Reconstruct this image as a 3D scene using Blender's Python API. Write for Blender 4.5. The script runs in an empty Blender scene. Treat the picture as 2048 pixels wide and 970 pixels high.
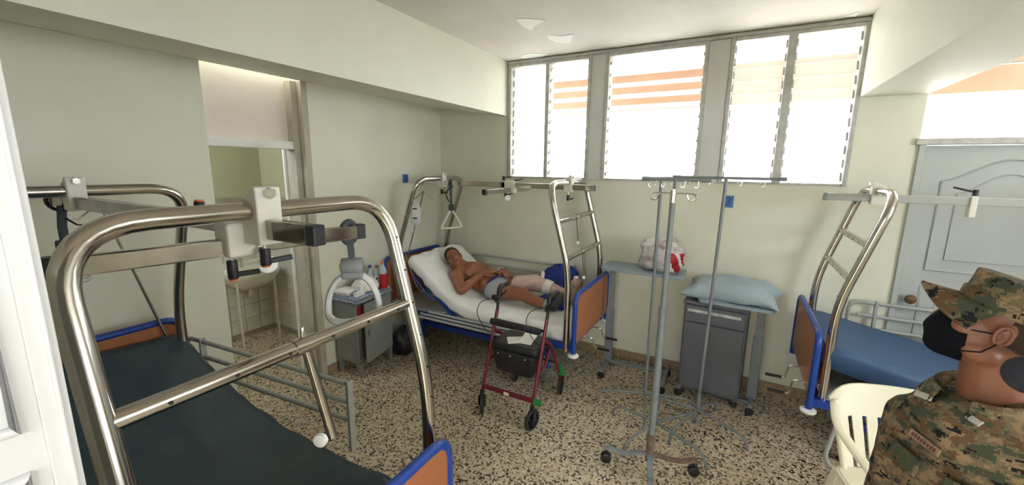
import bpy, bmesh, math, random
from mathutils import Vector as V, Matrix, noise, Euler
random.seed(7)
S = bpy.context.scene
COL = bpy.data.collections.new('build')      # linked into the scene at the end
PI = math.pi
def R(a): return math.radians(a)

# ------------------------------------------------------------------ camera
cam_d = bpy.data.cameras.new('camera'); cam = bpy.data.objects.new('camera', cam_d); COL.objects.link(cam)
YAW, PIT, ROL, FPX = 0.498511417, 0.182556441, -0.0118486827, 819.183527
fw = V((-math.sin(YAW)*math.cos(PIT), math.cos(YAW)*math.cos(PIT), -math.sin(PIT)))
rt = fw.cross(V((0, 0, 1))).normalized(); dn = fw.cross(rt)
rt2 = rt*math.cos(ROL) + dn*math.sin(ROL); dn2 = -rt*math.sin(ROL) + dn*math.cos(ROL)
m = Matrix((rt2, -dn2, -fw)).transposed().to_4x4(); m.translation = V((0, 0, 1.80))
cam.matrix_world = m
cam_d.sensor_fit = 'HORIZONTAL'; cam_d.sensor_width = 36.0; cam_d.lens = FPX/2048*36.0
cam_d.clip_start = 0.02; cam_d.clip_end = 200
S.camera = cam
# ------------------------------------------------------------------ world, exposure
S.view_settings.view_transform = 'Standard'; S.view_settings.look = 'None'
S.view_settings.gamma = 1.0; S.view_settings.use_curve_mapping = False
S.view_settings.exposure = 0.62
w = bpy.data.worlds.new('sky'); S.world = w; w.use_nodes = True
bg = w.node_tree.nodes['Background']; bg.inputs[0].default_value = (0.91, 0.96, 1.0, 1); bg.inputs[1].default_value = 9.0
S.cycles.max_bounces = 8; S.cycles.diffuse_bounces = 5; S.cycles.glossy_bounces = 4; S.cycles.transmission_bounces = 6
S.cycles.transparent_max_bounces = 12
S.cycles.sample_clamp_indirect = 6.0
S.cycles.caustics_reflective = False; S.cycles.caustics_refractive = False
sun = bpy.data.lights.new('sun', 'SUN'); sun.energy = 16.0; sun.angle = R(1.0); sun.color = (1.0, 0.95, 0.87)
suno = bpy.data.objects.new('sun', sun); COL.objects.link(suno); suno.rotation_euler = (R(22), R(10), 0); suno.location = (0, 12, 12)
def portal(loc, rot, sx, sy):
    l = bpy.data.lights.new('daylight_opening', 'AREA'); l.shape = 'RECTANGLE'; l.size = sx; l.size_y = sy
    l.cycles.is_portal = True
    o = bpy.data.objects.new('daylight_opening', l); COL.objects.link(o); o.location = loc; o.rotation_euler = rot
portal((-0.70, 3.98, 2.235), (R(-90), 0, 0), 2.85, 1.15)
portal((1.75, 3.98, 2.42), (R(-90), 0, 0), 1.45, 0.85)

# ------------------------------------------------------------------ materials
MATS = {}
def nodes(name):
    mt = bpy.data.materials.new(name); mt.use_nodes = True
    nt = mt.node_tree; return mt, nt, nt.nodes['Principled BSDF']
def N(nt, t, **kw):
    n = nt.nodes.new(t)
    for k, v in kw.items():
        if k in n.inputs.keys(): n.inputs[k].default_value = v
        else: setattr(n, k, v)
    return n
def mat(name, col, rough=0.5, metal=0.0, var=0.0, vs=6.0, bump=0.0, bs=60.0, spec=0.5, trans=0.0, alpha=1.0, sub=0.0, dirt=None, coords='Object'):
    if name in MATS: return MATS[name]
    mt, nt, b = nodes(name)
    b.inputs['Base Color'].default_value = (*col, 1); b.inputs['Roughness'].default_value = rough
    b.inputs['Metallic'].default_value = metal; b.inputs['Specular IOR Level'].default_value = spec
    b.inputs['Transmission Weight'].default_value = trans; b.inputs['Alpha'].default_value = alpha
    tc = N(nt, 'ShaderNodeTexCoord')
    if var > 0:
        n = N(nt, 'ShaderNodeTexNoise', Scale=vs, Detail=5.0, Roughness=0.6)
        nt.links.new(tc.outputs[coords], n.inputs['Vector'])
        r = N(nt, 'ShaderNodeMapRange'); r.inputs['From Min'].default_value = 0.3; r.inputs['From Max'].default_value = 0.7
        nt.links.new(n.outputs['Fac'], r.inputs['Value'])
        mx = N(nt, 'ShaderNodeMix', data_type='RGBA')
        d = dirt if dirt else tuple(c*(1-var) for c in col)
        mx.inputs[6].default_value = (*d, 1); mx.inputs[7].default_value = (*[min(1, c*(1+var*0.5)) for c in col], 1)
        nt.links.new(r.outputs[0], mx.inputs[0]); nt.links.new(mx.outputs[2], b.inputs['Base Color'])
    if bump > 0:
        n2 = N(nt, 'ShaderNodeTexNoise', Scale=bs, Detail=4.0)
        nt.links.new(tc.outputs[coords], n2.inputs['Vector'])
        bp = N(nt, 'ShaderNodeBump', Strength=bump, Distance=0.01)
        nt.links.new(n2.outputs['Fac'], bp.inputs['Height']); nt.links.new(bp.outputs[0], b.inputs['Normal'])
    MATS[name] = mt; return mt
def ramp(nt, stops, interp='CONSTANT'):
    r = N(nt, 'ShaderNodeValToRGB'); cr = r.color_ramp; cr.interpolation = interp
    while len(cr.elements) < len(stops): cr.elements.new(0.5)
    for e, (p, c) in zip(cr.elements, stops): e.position = p; e.color = (*c, 1)
    return r
def terrazzo():
    mt, nt, b = nodes('terrazzo')
    tc = N(nt, 'ShaderNodeTexCoord')
    wn = N(nt, 'ShaderNodeTexNoise', Scale=35.0, Detail=2.0); nt.links.new(tc.outputs['Object'], wn.inputs['Vector'])
    mx0 = N(nt, 'ShaderNodeMix', data_type='VECTOR'); mx0.inputs[0].default_value = 0.004
    nt.links.new(tc.outputs['Object'], mx0.inputs[4]); nt.links.new(wn.outputs['Color'], mx0.inputs[5])
    v1 = N(nt, 'ShaderNodeTexVoronoi', Scale=88.0); v1.voronoi_dimensions = '2D'; nt.links.new(mx0.outputs[1], v1.inputs['Vector'])
    v2 = N(nt, 'ShaderNodeTexVoronoi', Scale=88.0, feature='DISTANCE_TO_EDGE'); v2.voronoi_dimensions = '2D'; nt.links.new(mx0.outputs[1], v2.inputs['Vector'])
    sp = N(nt, 'ShaderNodeSeparateColor'); nt.links.new(v1.outputs['Color'], sp.inputs[0])
    r = ramp(nt, [(0, (0.035, 0.030, 0.027)), (0.11, (0.20, 0.15, 0.11)), (0.17, (0.38, 0.29, 0.20)), (0.26, (0.62, 0.52, 0.375)), (0.45, (0.76, 0.665, 0.50)), (0.68, (0.84, 0.765, 0.615)), (0.9, (0.56, 0.46, 0.33))])
    nt.links.new(sp.outputs[0], r.inputs[0])
    e = ramp(nt, [(0.0, (0.42, 0.35, 0.26)), (0.05, (0.42, 0.35, 0.26)), (0.13, (1, 1, 1))], 'LINEAR'); nt.links.new(v2.outputs['Distance'], e.inputs[0])
    mu = N(nt, 'ShaderNodeMix', data_type='RGBA', blend_type='MULTIPLY'); mu.inputs[0].default_value = 0.75
    nt.links.new(r.outputs[0], mu.inputs[6]); nt.links.new(e.outputs[0], mu.inputs[7])
    big = N(nt, 'ShaderNodeTexNoise', Scale=1.4, Detail=4.0); nt.links.new(tc.outputs['Object'], big.inputs['Vector'])
    br = ramp(nt, [(0.3, (0.78, 0.76, 0.72)), (0.65, (1, 1, 1))], 'LINEAR'); nt.links.new(big.outputs['Fac'], br.inputs[0])
    m2 = N(nt, 'ShaderNodeMix', data_type='RGBA', blend_type='MULTIPLY'); m2.inputs[0].default_value = 1.0
    nt.links.new(mu.outputs[2], m2.inputs[6]); nt.links.new(br.outputs[0], m2.inputs[7])
    nt.links.new(m2.outputs[2], b.inputs['Base Color']); b.inputs['Roughness'].default_value = 0.42
    MATS['terrazzo'] = mt; return mt
def camo():
    mt, nt, b = nodes('camouflage_cloth')
    tc = N(nt, 'ShaderNodeTexCoord')
    sn = N(nt, 'ShaderNodeVectorMath', operation='SNAP'); sn.inputs[1].default_value = (0.0045, 0.0045, 0.0045)
    nt.links.new(tc.outputs['Object'], sn.inputs[0])
    def lay(sc, off):
        ad = N(nt, 'ShaderNodeVectorMath', operation='ADD'); ad.inputs[1].default_value = off; nt.links.new(sn.outputs[0], ad.inputs[0])
        mp = N(nt, 'ShaderNodeVectorMath', operation='MULTIPLY'); mp.inputs[1].default_value = (0.75, 0.75, 1.25); nt.links.new(ad.outputs[0], mp.inputs[0])
        n = N(nt, 'ShaderNodeTexNoise', Scale=sc, Detail=3.0, Roughness=0.65); nt.links.new(mp.outputs[0], n.inputs['Vector']); return n
    a = lay(19.0, (3, 1, 2)); c = lay(24.0, (9, 4, 7)); d = lay(32.0, (1, 8, 5))
    tan, brown, green, black = (0.25, 0.17, 0.095), (0.125, 0.075, 0.04), (0.06, 0.068, 0.042), (0.014, 0.014, 0.013)
    ra = ramp(nt, [(0, tan), (0.45, (0.16, 0.125, 0.075)), (0.52, green)]); nt.links.new(a.outputs['Fac'], ra.inputs[0])
    rc = ramp(nt, [(0, (0, 0, 0)), (0.545, (1, 1, 1))]); nt.links.new(c.outputs['Fac'], rc.inputs[0])
    rd = ramp(nt, [(0, (0, 0, 0)), (0.60, (1, 1, 1))]); nt.links.new(d.outputs['Fac'], rd.inputs[0])
    m1 = N(nt, 'ShaderNodeMix', data_type='RGBA'); m1.inputs[7].default_value = (*brown, 1)
    nt.links.new(rc.outputs[0], m1.inputs[0]); nt.links.new(ra.outputs[0], m1.inputs[6])
    m2 = N(nt, 'ShaderNodeMix', data_type='RGBA'); m2.inputs[7].default_value = (*black, 1)
    nt.links.new(rd.outputs[0], m2.inputs[0]); nt.links.new(m1.outputs[2], m2.inputs[6])
    nt.links.new(m2.outputs[2], b.inputs['Base Color']); b.inputs['Roughness'].default_value = 0.85; b.inputs['Specular IOR Level'].default_value = 0.2
    n2 = N(nt, 'ShaderNodeTexNoise', Scale=14.0, Detail=3.0); nt.links.new(tc.outputs['Object'], n2.inputs['Vector'])
    bp = N(nt, 'ShaderNodeBump', Strength=0.5, Distance=0.03); nt.links.new(n2.outputs['Fac'], bp.inputs['Height']); nt.links.new(bp.outputs[0], b.inputs['Normal'])
    MATS['camo'] = mt; return mt
def frosted(name, col, tr, clear):
    mt, nt, b = nodes(name)
    out = nt.nodes['Material Output']
    t = N(nt, 'ShaderNodeBsdfTranslucent'); t.inputs[0].default_value = (*col, 1)
    g = N(nt, 'ShaderNodeBsdfTransparent'); g.inputs[0].default_value = (0.96, 0.97, 0.97, 1)
    b.inputs['Base Color'].default_value = (*col, 1); b.inputs['Roughness'].default_value = 0.35
    m1 = N(nt, 'ShaderNodeMixShader'); m1.inputs[0].default_value = tr
    nt.links.new(b.outputs[0], m1.inputs[1]); nt.links.new(t.outputs[0], m1.inputs[2])
    m2 = N(nt, 'ShaderNodeMixShader'); m2.inputs[0].default_value = clear
    nt.links.new(m1.outputs[0], m2.inputs[1]); nt.links.new(g.outputs[0], m2.inputs[2])
    nt.links.new(m2.outputs[0], out.inputs['Surface']); MATS[name] = mt; return mt
def stripes(name, c1, c2, scale, axis=0, rough=0.8):
    mt, nt, b = nodes(name)
    tc = N(nt, 'ShaderNodeTexCoord')
    wv = N(nt, 'ShaderNodeTexWave', Scale=scale, Distortion=0.3); wv.bands_direction = 'XYZ'[axis]
    nt.links.new(tc.outputs['Object'], wv.inputs['Vector'])
    r = ramp(nt, [(0.0, c1), (0.55, c1), (0.75, c2)], 'LINEAR'); nt.links.new(wv.outputs['Fac'], r.inputs[0])
    nt.links.new(r.outputs[0], b.inputs['Base Color']); b.inputs['Roughness'].default_value = rough
    n2 = N(nt, 'ShaderNodeTexNoise', Scale=18.0, Detail=3.0); nt.links.new(tc.outputs['Object'], n2.inputs['Vector'])
    bp = N(nt, 'ShaderNodeBump', Strength=0.3, Distance=0.02); nt.links.new(n2.outputs['Fac'], bp.inputs['Height']); nt.links.new(bp.outputs[0], b.inputs['Normal'])
    MATS[name] = mt; return mt
M_floor = terrazzo(); M_camo = camo()
M_wall = mat('wall_paint', (0.755, 0.75, 0.63), 0.55, var=0.07, vs=2.2, bump=0.06, bs=25)
M_beam = mat('beam_paint', (0.76, 0.755, 0.65), 0.55, var=0.05, vs=2.0, bump=0.05, bs=25)
M_ceil = mat('ceiling_paint', (0.76, 0.715, 0.67), 0.7, var=0.08, vs=1.8, bump=0.05, bs=15)
M_patch = mat('light_spot_white', (0.93, 0.93, 0.92), 0.6, bump=0.1, bs=40)  # white colour standing in for light reflected onto the ceiling
M_pink = mat('pinkish_board', (0.74, 0.67, 0.60), 0.6, var=0.06, vs=3)
M_trimw = mat('white_trim', (0.78, 0.77, 0.73), 0.5, var=0.08, vs=10)
M_jamb = mat('taupe_wood_jamb', (0.50, 0.46, 0.37), 0.6, var=0.18, vs=8)
M_base = mat('brown_terrazzo_base', (0.36, 0.25, 0.15), 0.6, var=0.4, vs=40)
M_gwin = mat('grey_window_paint', (0.52, 0.52, 0.49), 0.55, var=0.25, vs=18)
M_pillar = mat('window_pillar_paint', (0.62, 0.62, 0.59), 0.55, var=0.05, vs=4)
M_slat = frosted('frosted_louvre', (0.93, 0.94, 0.94), 0.7, 0.25)
M_slatc = frosted('clear_louvre', (0.72, 0.72, 0.70), 0.5, 0.84)
M_alu = mat('dull_aluminium', (0.52, 0.51, 0.50), 0.4, 0.6)
M_tile = mat('white_tile', (0.62, 0.60, 0.53), 0.25, var=0.12, vs=5)
M_grout = mat('dirty_grout', (0.33, 0.29, 0.22), 0.9, var=0.2, vs=12)
M_bath = mat('olive_bath_paint', (0.42, 0.415, 0.28), 0.6, var=0.1, vs=3)
M_porc = mat('porcelain', (0.72, 0.70, 0.62), 0.2, var=0.06, vs=8)
M_pipe = mat('cream_pipe', (0.62, 0.56, 0.44), 0.5, var=0.25, vs=14)
M_steel = mat('stainless_steel', (0.56, 0.525, 0.495), 0.15, 1.0, var=0.12, vs=7)
M_chrome = mat('chrome', (0.72, 0.70, 0.67), 0.15, 1.0)
M_blue = mat('blue_enamel', (0.012, 0.055, 0.32), 0.35)
M_wood = mat('orange_laminate', (0.40, 0.145, 0.06), 0.45, var=0.12, vs=5)
M_navy = mat('navy_vinyl', (0.018, 0.040, 0.056), 0.42, bump=0.25, bs=8)
M_bluev = mat('blue_vinyl', (0.032, 0.085, 0.20), 0.5, bump=0.15, bs=10)
M_sheet = mat('white_sheet', (0.86, 0.86, 0.86), 0.85, var=0.03, vs=8, bump=0.55, bs=16)
M_rail = mat('grey_rail_paint', (0.40, 0.41, 0.40), 0.4, var=0.1, vs=20)
M_greyp = mat('grey_steel_paint', (0.20, 0.22, 0.235), 0.45, var=0.18, vs=14)
M_greyd = mat('dark_grey_cabinet_paint', (0.115, 0.125, 0.15), 0.5, var=0.12, vs=9)
M_greyc = mat('grey_cabinet_paint', (0.225, 0.235, 0.22), 0.5, var=0.15, vs=9)
M_tabl = mat('grey_blue_laminate', (0.26, 0.33, 0.38), 0.5, var=0.12, vs=10)
M_rust = mat('rusty_paint', (0.16, 0.13, 0.11), 0.7, var=0.6, vs=18, dirt=(0.10, 0.045, 0.02))
M_clamp = mat('cream_plastic', (0.74, 0.71, 0.64), 0.4, var=0.04, vs=20)
M_white = mat('white_plastic', (0.82, 0.82, 0.80), 0.4)
M_black = mat('black_plastic', (0.012, 0.012, 0.014), 0.45)
M_orange = mat('orange_plastic', (0.65, 0.12, 0.03), 0.4)
M_rubber = mat('dark_rubber', (0.025, 0.025, 0.027), 0.7)
M_strap = mat('dark_blue_grey_strap', (0.055, 0.065, 0.08), 0.7, var=0.25, vs=40)
M_hub = mat('grey_hub_plastic', (0.22, 0.23, 0.24), 0.5)
M_loop = mat('pale_grey_plastic', (0.62, 0.63, 0.64), 0.35)
M_red = mat('maroon_enamel', (0.17, 0.015, 0.03), 0.3, 0.2)
M_bvinyl = mat('black_vinyl', (0.018, 0.018, 0.022), 0.5, bump=0.1, bs=40)
M_green = mat('green_tape', (0.01, 0.22, 0.06), 0.5)
M_paper = mat('paper_tissue', (0.84, 0.82, 0.74), 0.9)
M_tag = mat('blue_sign', (0.025, 0.16, 0.42), 0.4)
M_tagd = mat('dark_blue_print', (0.01, 0.03, 0.14), 0.5)
M_doorg = mat('blue_grey_door_paint', (0.46, 0.49, 0.485), 0.5, var=0.05, vs=3)
M_doorw = mat('white_door_paint', (0.60, 0.595, 0.60), 0.4, var=0.04, vs=5)
M_knob = mat('bronze_knob', (0.16, 0.09, 0.05), 0.35, 0.5)
M_peach = mat('peach_paint', (0.235, 0.14, 0.095), 0.8, var=0.12, vs=4)
M_eave = mat('cream_eave_paint', (0.80, 0.78, 0.70), 0.8, var=0.05, vs=3)
M_out = mat('white_outdoor_paint', (0.85, 0.85, 0.84), 0.8)
M_ground = mat('pale_concrete', (0.66, 0.63, 0.58), 0.9, var=0.1, vs=2)
M_skin = mat('brown_skin', (0.29, 0.11, 0.053), 0.45, var=0.18, vs=9, bump=0.08, bs=60)
M_skin2 = mat('tan_skin', (0.23, 0.09, 0.05), 0.5, var=0.18, vs=12, bump=0.08, bs=80)
M_hair = mat('black_hair', (0.020, 0.013, 0.011), 0.7, bump=0.3, bs=250)
M_band = mat('pinkish_bandage', (0.62, 0.44, 0.385), 0.9, var=0.1, vs=25, bump=0.4, bs=60)
M_gauze = mat('white_gauze', (0.82, 0.78, 0.73), 0.9, bump=0.2, bs=80)
M_brief = mat('grey_knit', (0.37, 0.38, 0.40), 0.9, bump=0.2, bs=80)
M_briefb = mat('navy_waistband', (0.02, 0.04, 0.22), 0.8)
M_sock = mat('dark_grey_sock', (0.10, 0.105, 0.115), 0.9)
M_bcloth = mat('royal_blue_cloth', (0.008, 0.028, 0.21), 0.75, var=0.3, vs=9, bump=0.4, bs=14)
M_mask = mat('black_mask_cloth', (0.007, 0.007, 0.010), 0.9, spec=0.1)
M_eye = mat('eye_white', (0.38, 0.33, 0.29), 0.3)
M_pvc = mat('cream_pvc', (0.78, 0.74, 0.58), 0.4)
M_fluid = mat('clear_fluid_bag', (0.80, 0.84, 0.84), 0.25, alpha=0.72)
M_pet = mat('clear_bottle', (0.55, 0.66, 0.72), 0.15, alpha=0.75)
M_petred = mat('red_drink', (0.45, 0.02, 0.03), 0.2)
M_capb = mat('blue_cap', (0.01, 0.03, 0.22), 0.4)
M_capr = mat('red_cap', (0.35, 0.01, 0.015), 0.4)
M_foam = mat('dark_grey_foam', (0.024, 0.024, 0.034), 0.95, bump=0.3, bs=200)
M_clothbw = mat('blue_white_cloth', (0.36, 0.42, 0.52), 0.85, var=0.8, vs=26, dirt=(0.07, 0.11, 0.25))
M_pillow = stripes('striped_ticking', (0.40, 0.46, 0.49), (0.22, 0.33, 0.40), 26.0, 0)
def bagmat():
    mt, nt, b = nodes('printed_carrier_film'); tc = N(nt, 'ShaderNodeTexCoord')
    n = N(nt, 'ShaderNodeTexNoise', Scale=12.0, Detail=4.0); nt.links.new(tc.outputs['Object'], n.inputs['Vector'])
    r = ramp(nt, [(0.35, (0.34, 0.29, 0.33)), (0.55, (0.68, 0.64, 0.63))], 'LINEAR'); nt.links.new(n.outputs['Fac'], r.inputs[0])
    wv = N(nt, 'ShaderNodeTexWave', Scale=4.5, Distortion=2.5); wv.bands_direction = 'DIAGONAL'; nt.links.new(tc.outputs['Object'], wv.inputs['Vector'])
    rw = ramp(nt, [(0.0, (0.42, 0.015, 0.03)), (0.72, (0.42, 0.015, 0.03)), (0.8, (0.75, 0.72, 0.70))], 'LINEAR'); nt.links.new(wv.outputs['Fac'], rw.inputs[0])
    sx = N(nt, 'ShaderNodeSeparateXYZ'); nt.links.new(tc.outputs['Object'], sx.inputs[0])
    ad = N(nt, 'ShaderNodeMath', operation='MULTIPLY_ADD'); ad.inputs[1].default_value = 0.10; nt.links.new(n.outputs['Fac'], ad.inputs[0]); nt.links.new(sx.outputs[0], ad.inputs[2])
    gx = N(nt, 'ShaderNodeMath', operation='GREATER_THAN'); gx.inputs[1].default_value = 0.105; nt.links.new(ad.outputs[0], gx.inputs[0])
    gz = N(nt, 'ShaderNodeMath', operation='LESS_THAN'); gz.inputs[1].default_value = 0.175; nt.links.new(sx.outputs[2], gz.inputs[0])
    mu = N(nt, 'ShaderNodeMath', operation='MULTIPLY'); nt.links.new(gx.outputs[0], mu.inputs[0]); nt.links.new(gz.outputs[0], mu.inputs[1])
    mx = N(nt, 'ShaderNodeMix', data_type='RGBA'); nt.links.new(mu.outputs[0], mx.inputs[0]); nt.links.new(r.outputs[0], mx.inputs[6]); nt.links.new(rw.outputs[0], mx.inputs[7])
    nt.links.new(mx.outputs[2], b.inputs['Base Color']); b.inputs['Roughness'].default_value = 0.35; b.inputs['Alpha'].default_value = 0.92
    return mt
M_bag = bagmat()
M_bar = mat('reflection_dark_steel', (0.42, 0.39, 0.37), 0.12, 1.0, var=0.35, vs=9)  # steel copy darkened in colour to imitate dark reflections

# ------------------------------------------------------------------ mesh helpers
def rotm(rx=0, ry=0, rz=0): return Euler((R(rx), R(ry), R(rz))).to_matrix()
class MB:
    def __init__(self): self.v = []; self.f = []
    def add(self, vs, fs, X=None):
        o = len(self.v)
        for p in vs:
            p = V(p); self.v.append(X @ p if X is not None else p)
        for f in fs: self.f.append([o+i for i in f])
        return self
    def box(self, c, s, rot=None):
        c = V(c); h = [x/2 for x in s]
        vs = [V((x*h[0], y*h[1], z*h[2])) for x in (-1, 1) for y in (-1, 1) for z in (-1, 1)]
        if rot is not None: vs = [rot @ p for p in vs]
        return self.add([p+c for p in vs], [(0,1,3,2),(4,6,7,5),(0,4,5,1),(2,3,7,6),(0,2,6,4),(1,5,7,3)])
    def bx(self, x0, x1, y0, y1, z0, z1):
        return self.box(((x0+x1)/2, (y0+y1)/2, (z0+z1)/2), (abs(x1-x0), abs(y1-y0), abs(z1-z0)))
    def bar(self, a, b, w, h, up=(0, 0, 1)):
        a = V(a); b = V(b); t = (b-a).normalized(); up = V(up)
        s = t.cross(up)
        if s.length < 1e-4: s = t.cross(V((0, 1, 0)))
        s.normalize(); u = s.cross(t)
        M3 = Matrix((t, s, u)).transposed()
        return self.box((a+b)/2, ((b-a).length, w, h), M3)
    def tube(self, pts, r, n=12, closed=False, radii=None, flat=1.0, caps=True):
        pts = [V(p) for p in pts]; k = len(pts)
        ts = []
        for i in range(k):
            if closed: t = pts[(i+1) % k]-pts[i-1]
            else: t = pts[min(i+1, k-1)]-pts[max(i-1, 0)]
            ts.append(t.normalized())
        a = V((0, 0, 1)) if abs(ts[0].z) < 0.9 else V((1, 0, 0))
        s = (a - ts[0]*a.dot(ts[0])).normalized()
        vs = []
        for i in range(k):
            s = (s - ts[i]*s.dot(ts[i])).normalized(); q = ts[i].cross(s)
            rr = radii[i] if radii else r
            for j in range(n):
                an = 2*PI*j/n; vs.append(pts[i] + s*(rr*math.cos(an)*flat) + q*(rr*math.sin(an)))
        fs = []
        for i in range(k if closed else k-1):
            for j in range(n):
                i2 = (i+1) % k
                fs.append((i*n+j, i*n+(j+1) % n, i2*n+(j+1) % n, i2*n+j))
        if not closed and caps: fs.append(tuple(range(n))[::-1]); fs.append(tuple((k-1)*n+j for j in range(n)))
        return self.add(vs, fs)
    def cyl(self, a, b, r, n=16, r2=None): return self.tube([a, b], r, n, radii=[r, r if r2 is None else r2])
    def loft(self, rings, cap0=True, cap1=True, closed=True):
        n = len(rings[0]); vs = [p for rg in rings for p in rg]; fs = []
        for i in range(len(rings)-1):
            for j in range(n if closed else n-1):
                fs.append((i*n+j, i*n+(j+1) % n, (i+1)*n+(j+1) % n, (i+1)*n+j))
        if cap0: fs.append(tuple(range(n))[::-1])
        if cap1: fs.append(tuple((len(rings)-1)*n+j for j in range(n)))
        return self.add(vs, fs)
    def lathe(self, prof, c=(0, 0, 0), rot=None, n=20):
        rings = []
        for r, z in prof:
            rg = [V((max(r, 1e-4)*math.cos(2*PI*j/n), max(r, 1e-4)*math.sin(2*PI*j/n), z)) for j in range(n)]
            if rot is not None: rg = [rot @ p for p in rg]
            rings.append([p+V(c) for p in rg])
        return self.loft(rings)
    def ell(self, c, r, rot=None, n=16, mm=10):
        rings = []
        for i in range(mm+1):
            a = -PI/2 + PI*i/mm; rings.append([(max(math.cos(a), 1e-3)*math.cos(2*PI*j/n)*r[0], max(math.cos(a), 1e-3)*math.sin(2*PI*j/n)*r[1], math.sin(a)*r[2]) for j in range(n)])
        rings = [[(rot @ V(p) if rot is not None else V(p))+V(c) for p in rg] for rg in rings]
        return self.loft(rings)
    def cap(self, a, b, ra, rb=None, n=14):            # tapered capsule
        rb = ra if rb is None else rb
        a = V(a); b = V(b); t = (b-a); L = t.length; t.normalize()
        pts = []; rad = []
        for i in range(6):
            an = PI/2*i/5; pts.append(a - t*ra*math.cos(an)); rad.append(max(ra*math.sin(an), 1e-3))
        for i in range(6):
            an = PI/2*i/5; pts.append(b + t*rb*math.sin(an)); rad.append(max(rb*math.cos(an), 1e-3))
        return self.tube(pts, 1, n, radii=rad)
    def prism(self, poly, h, X=None):                  # polygon (xy) extruded along z 0..h
        n = len(poly); vs = [V((x, y, 0)) for x, y in poly]+[V((x, y, h)) for x, y in poly]
        fs = [tuple(range(n))[::-1], tuple(range(n, 2*n))]+[(i, (i+1) % n, n+(i+1) % n, n+i) for i in range(n)]
        return self.add(vs, fs, X)
    def mesh(self, name):
        me = bpy.data.meshes.new(name); me.from_pydata([tuple(p) for p in self.v], [], self.f)
        bm = bmesh.new(); bm.from_mesh(me); bmesh.ops.recalc_face_normals(bm, faces=bm.faces); bm.to_mesh(me); bm.free()
        return me
    def build(self, name, m, parent=None, smooth=40, bevel=0, seg=2, loc=None, sub=0):
        return link(name, self.mesh(name), m, parent, smooth, bevel, seg, loc, sub)
def link(name, me, m, parent=None, smooth=40, bevel=0, seg=2, loc=None, sub=0):
    me.materials.clear(); me.materials.append(m)
    if smooth:
        me.shade_smooth(); me.set_sharp_from_angle(angle=R(smooth))
    o = bpy.data.objects.new(name, me); COL.objects.link(o)
    if parent is not None: o.parent = parent
    if loc is not None: o.location = loc
    if bevel:
        b = o.modifiers.new('bevel', 'BEVEL'); b.width = bevel; b.segments = seg; b.limit_method = 'ANGLE'
    if sub:
        b = o.modifiers.new('subdivision', 'SUBSURF'); b.levels = sub; b.render_levels = sub
    return o
def fillet(pts, r, n=6, closed=False):
    pts = [V(p) for p in pts]; out = []; k = len(pts)
    for i, p in enumerate(pts):
        if not closed and i in (0, k-1): out.append(p); continue
        a = pts[i-1]; b = pts[(i+1) % k]
        d1 = (a-p); d2 = (b-p); rr = min(r, d1.length*0.49, d2.length*0.49)
        s = p+d1.normalized()*rr; e = p+d2.normalized()*rr
        for j in range(n+1):
            t = j/n; out.append(s*(1-t)**2 + p*2*t*(1-t) + e*t*t)
    return out
def tag(o, label=None, cat=None, group=None, kind=None):
    if label: o['label'] = label
    if cat: o['category'] = cat
    if group: o['group'] = group
    if kind: o['kind'] = kind
    return o
def thing(name, label, cat, loc=(0, 0, 0), rz=0, group=None):
    o = bpy.data.objects.new(name, None); o.empty_display_size = 0.1; COL.objects.link(o)
    o.location = loc; o.rotation_euler = (0, 0, R(rz)); return tag(o, label, cat, group)
def struct(o): o['kind'] = 'structure'; return o
def copy_tree(o, parent=None):
    c = o.copy(); COL.objects.link(c); c.parent = parent
    for ch in list(o.children): copy_tree(ch, c)
    return c
def blob(prims, voxel=0.006, smooth=6, name='body', cuts=()):
    """one continuous surface grown from a union of overlapping volumes"""
    me = prims.mesh(name); o = bpy.data.objects.new(name, me)
    S.collection.objects.link(o)
    r = o.modifiers.new('r', 'REMESH'); r.mode = 'VOXEL'; r.voxel_size = voxel
    s = o.modifiers.new('s', 'SMOOTH'); s.iterations = smooth; s.factor = 0.5
    dg = bpy.context.evaluated_depsgraph_get(); dg.update()
    m2 = bpy.data.meshes.new_from_object(o.evaluated_get(dg)); m2.name = name
    bpy.data.objects.remove(o); bpy.data.meshes.remove(me)
    if cuts:
        bm = bmesh.new(); bm.from_mesh(m2)
        for co, no in cuts:
            g = bm.verts[:]+bm.edges[:]+bm.faces[:]
            res = bmesh.ops.bisect_plane(bm, geom=g, plane_co=V(co), plane_no=V(no), clear_outer=True)
            eds = [e for e in res['geom_cut'] if isinstance(e, bmesh.types.BMEdge)]
            bmesh.ops.holes_fill(bm, edges=eds)
        bm.to_mesh(m2); bm.free()
    return m2
def wrinkle(me, amp, freq, seed=0, axis=None):
    nr = [v.normal.copy() for v in me.vertices]; off = V((seed*7.3, seed*3.1, seed)); out = []
    for v, n_ in zip(me.vertices, nr):
        p = v.co + n_*(noise.fractal(v.co*freq+off, 0.9, 2.0, 3)*amp); out.extend(p)
    me.vertices.foreach_set('co', out); me.update()
    return me

# ================================================================== the setting
XL, XR, YB, YF, ZC = -2.973, 3.2, -0.75, 3.753, 2.82
struct(MB().bx(-4.6, XR+0.2, YB-3.0, YF+0.2, -0.1, 0).build('floor', M_floor, smooth=0))
struct(MB().bx(-3.2, XR+0.2, YB-0.2, YF+0.2, ZC, ZC+0.12).build('ceiling', M_ceil, smooth=0))
# light spots on the ceiling, painted as white patches
def patch(pts, par=None):
    mb = MB(); mb.prism([(x, y) for x, y in pts], -0.003, Matrix.Translation((0, 0, ZC)))
    return mb
ceil_o = bpy.data.objects['ceiling']
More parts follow.
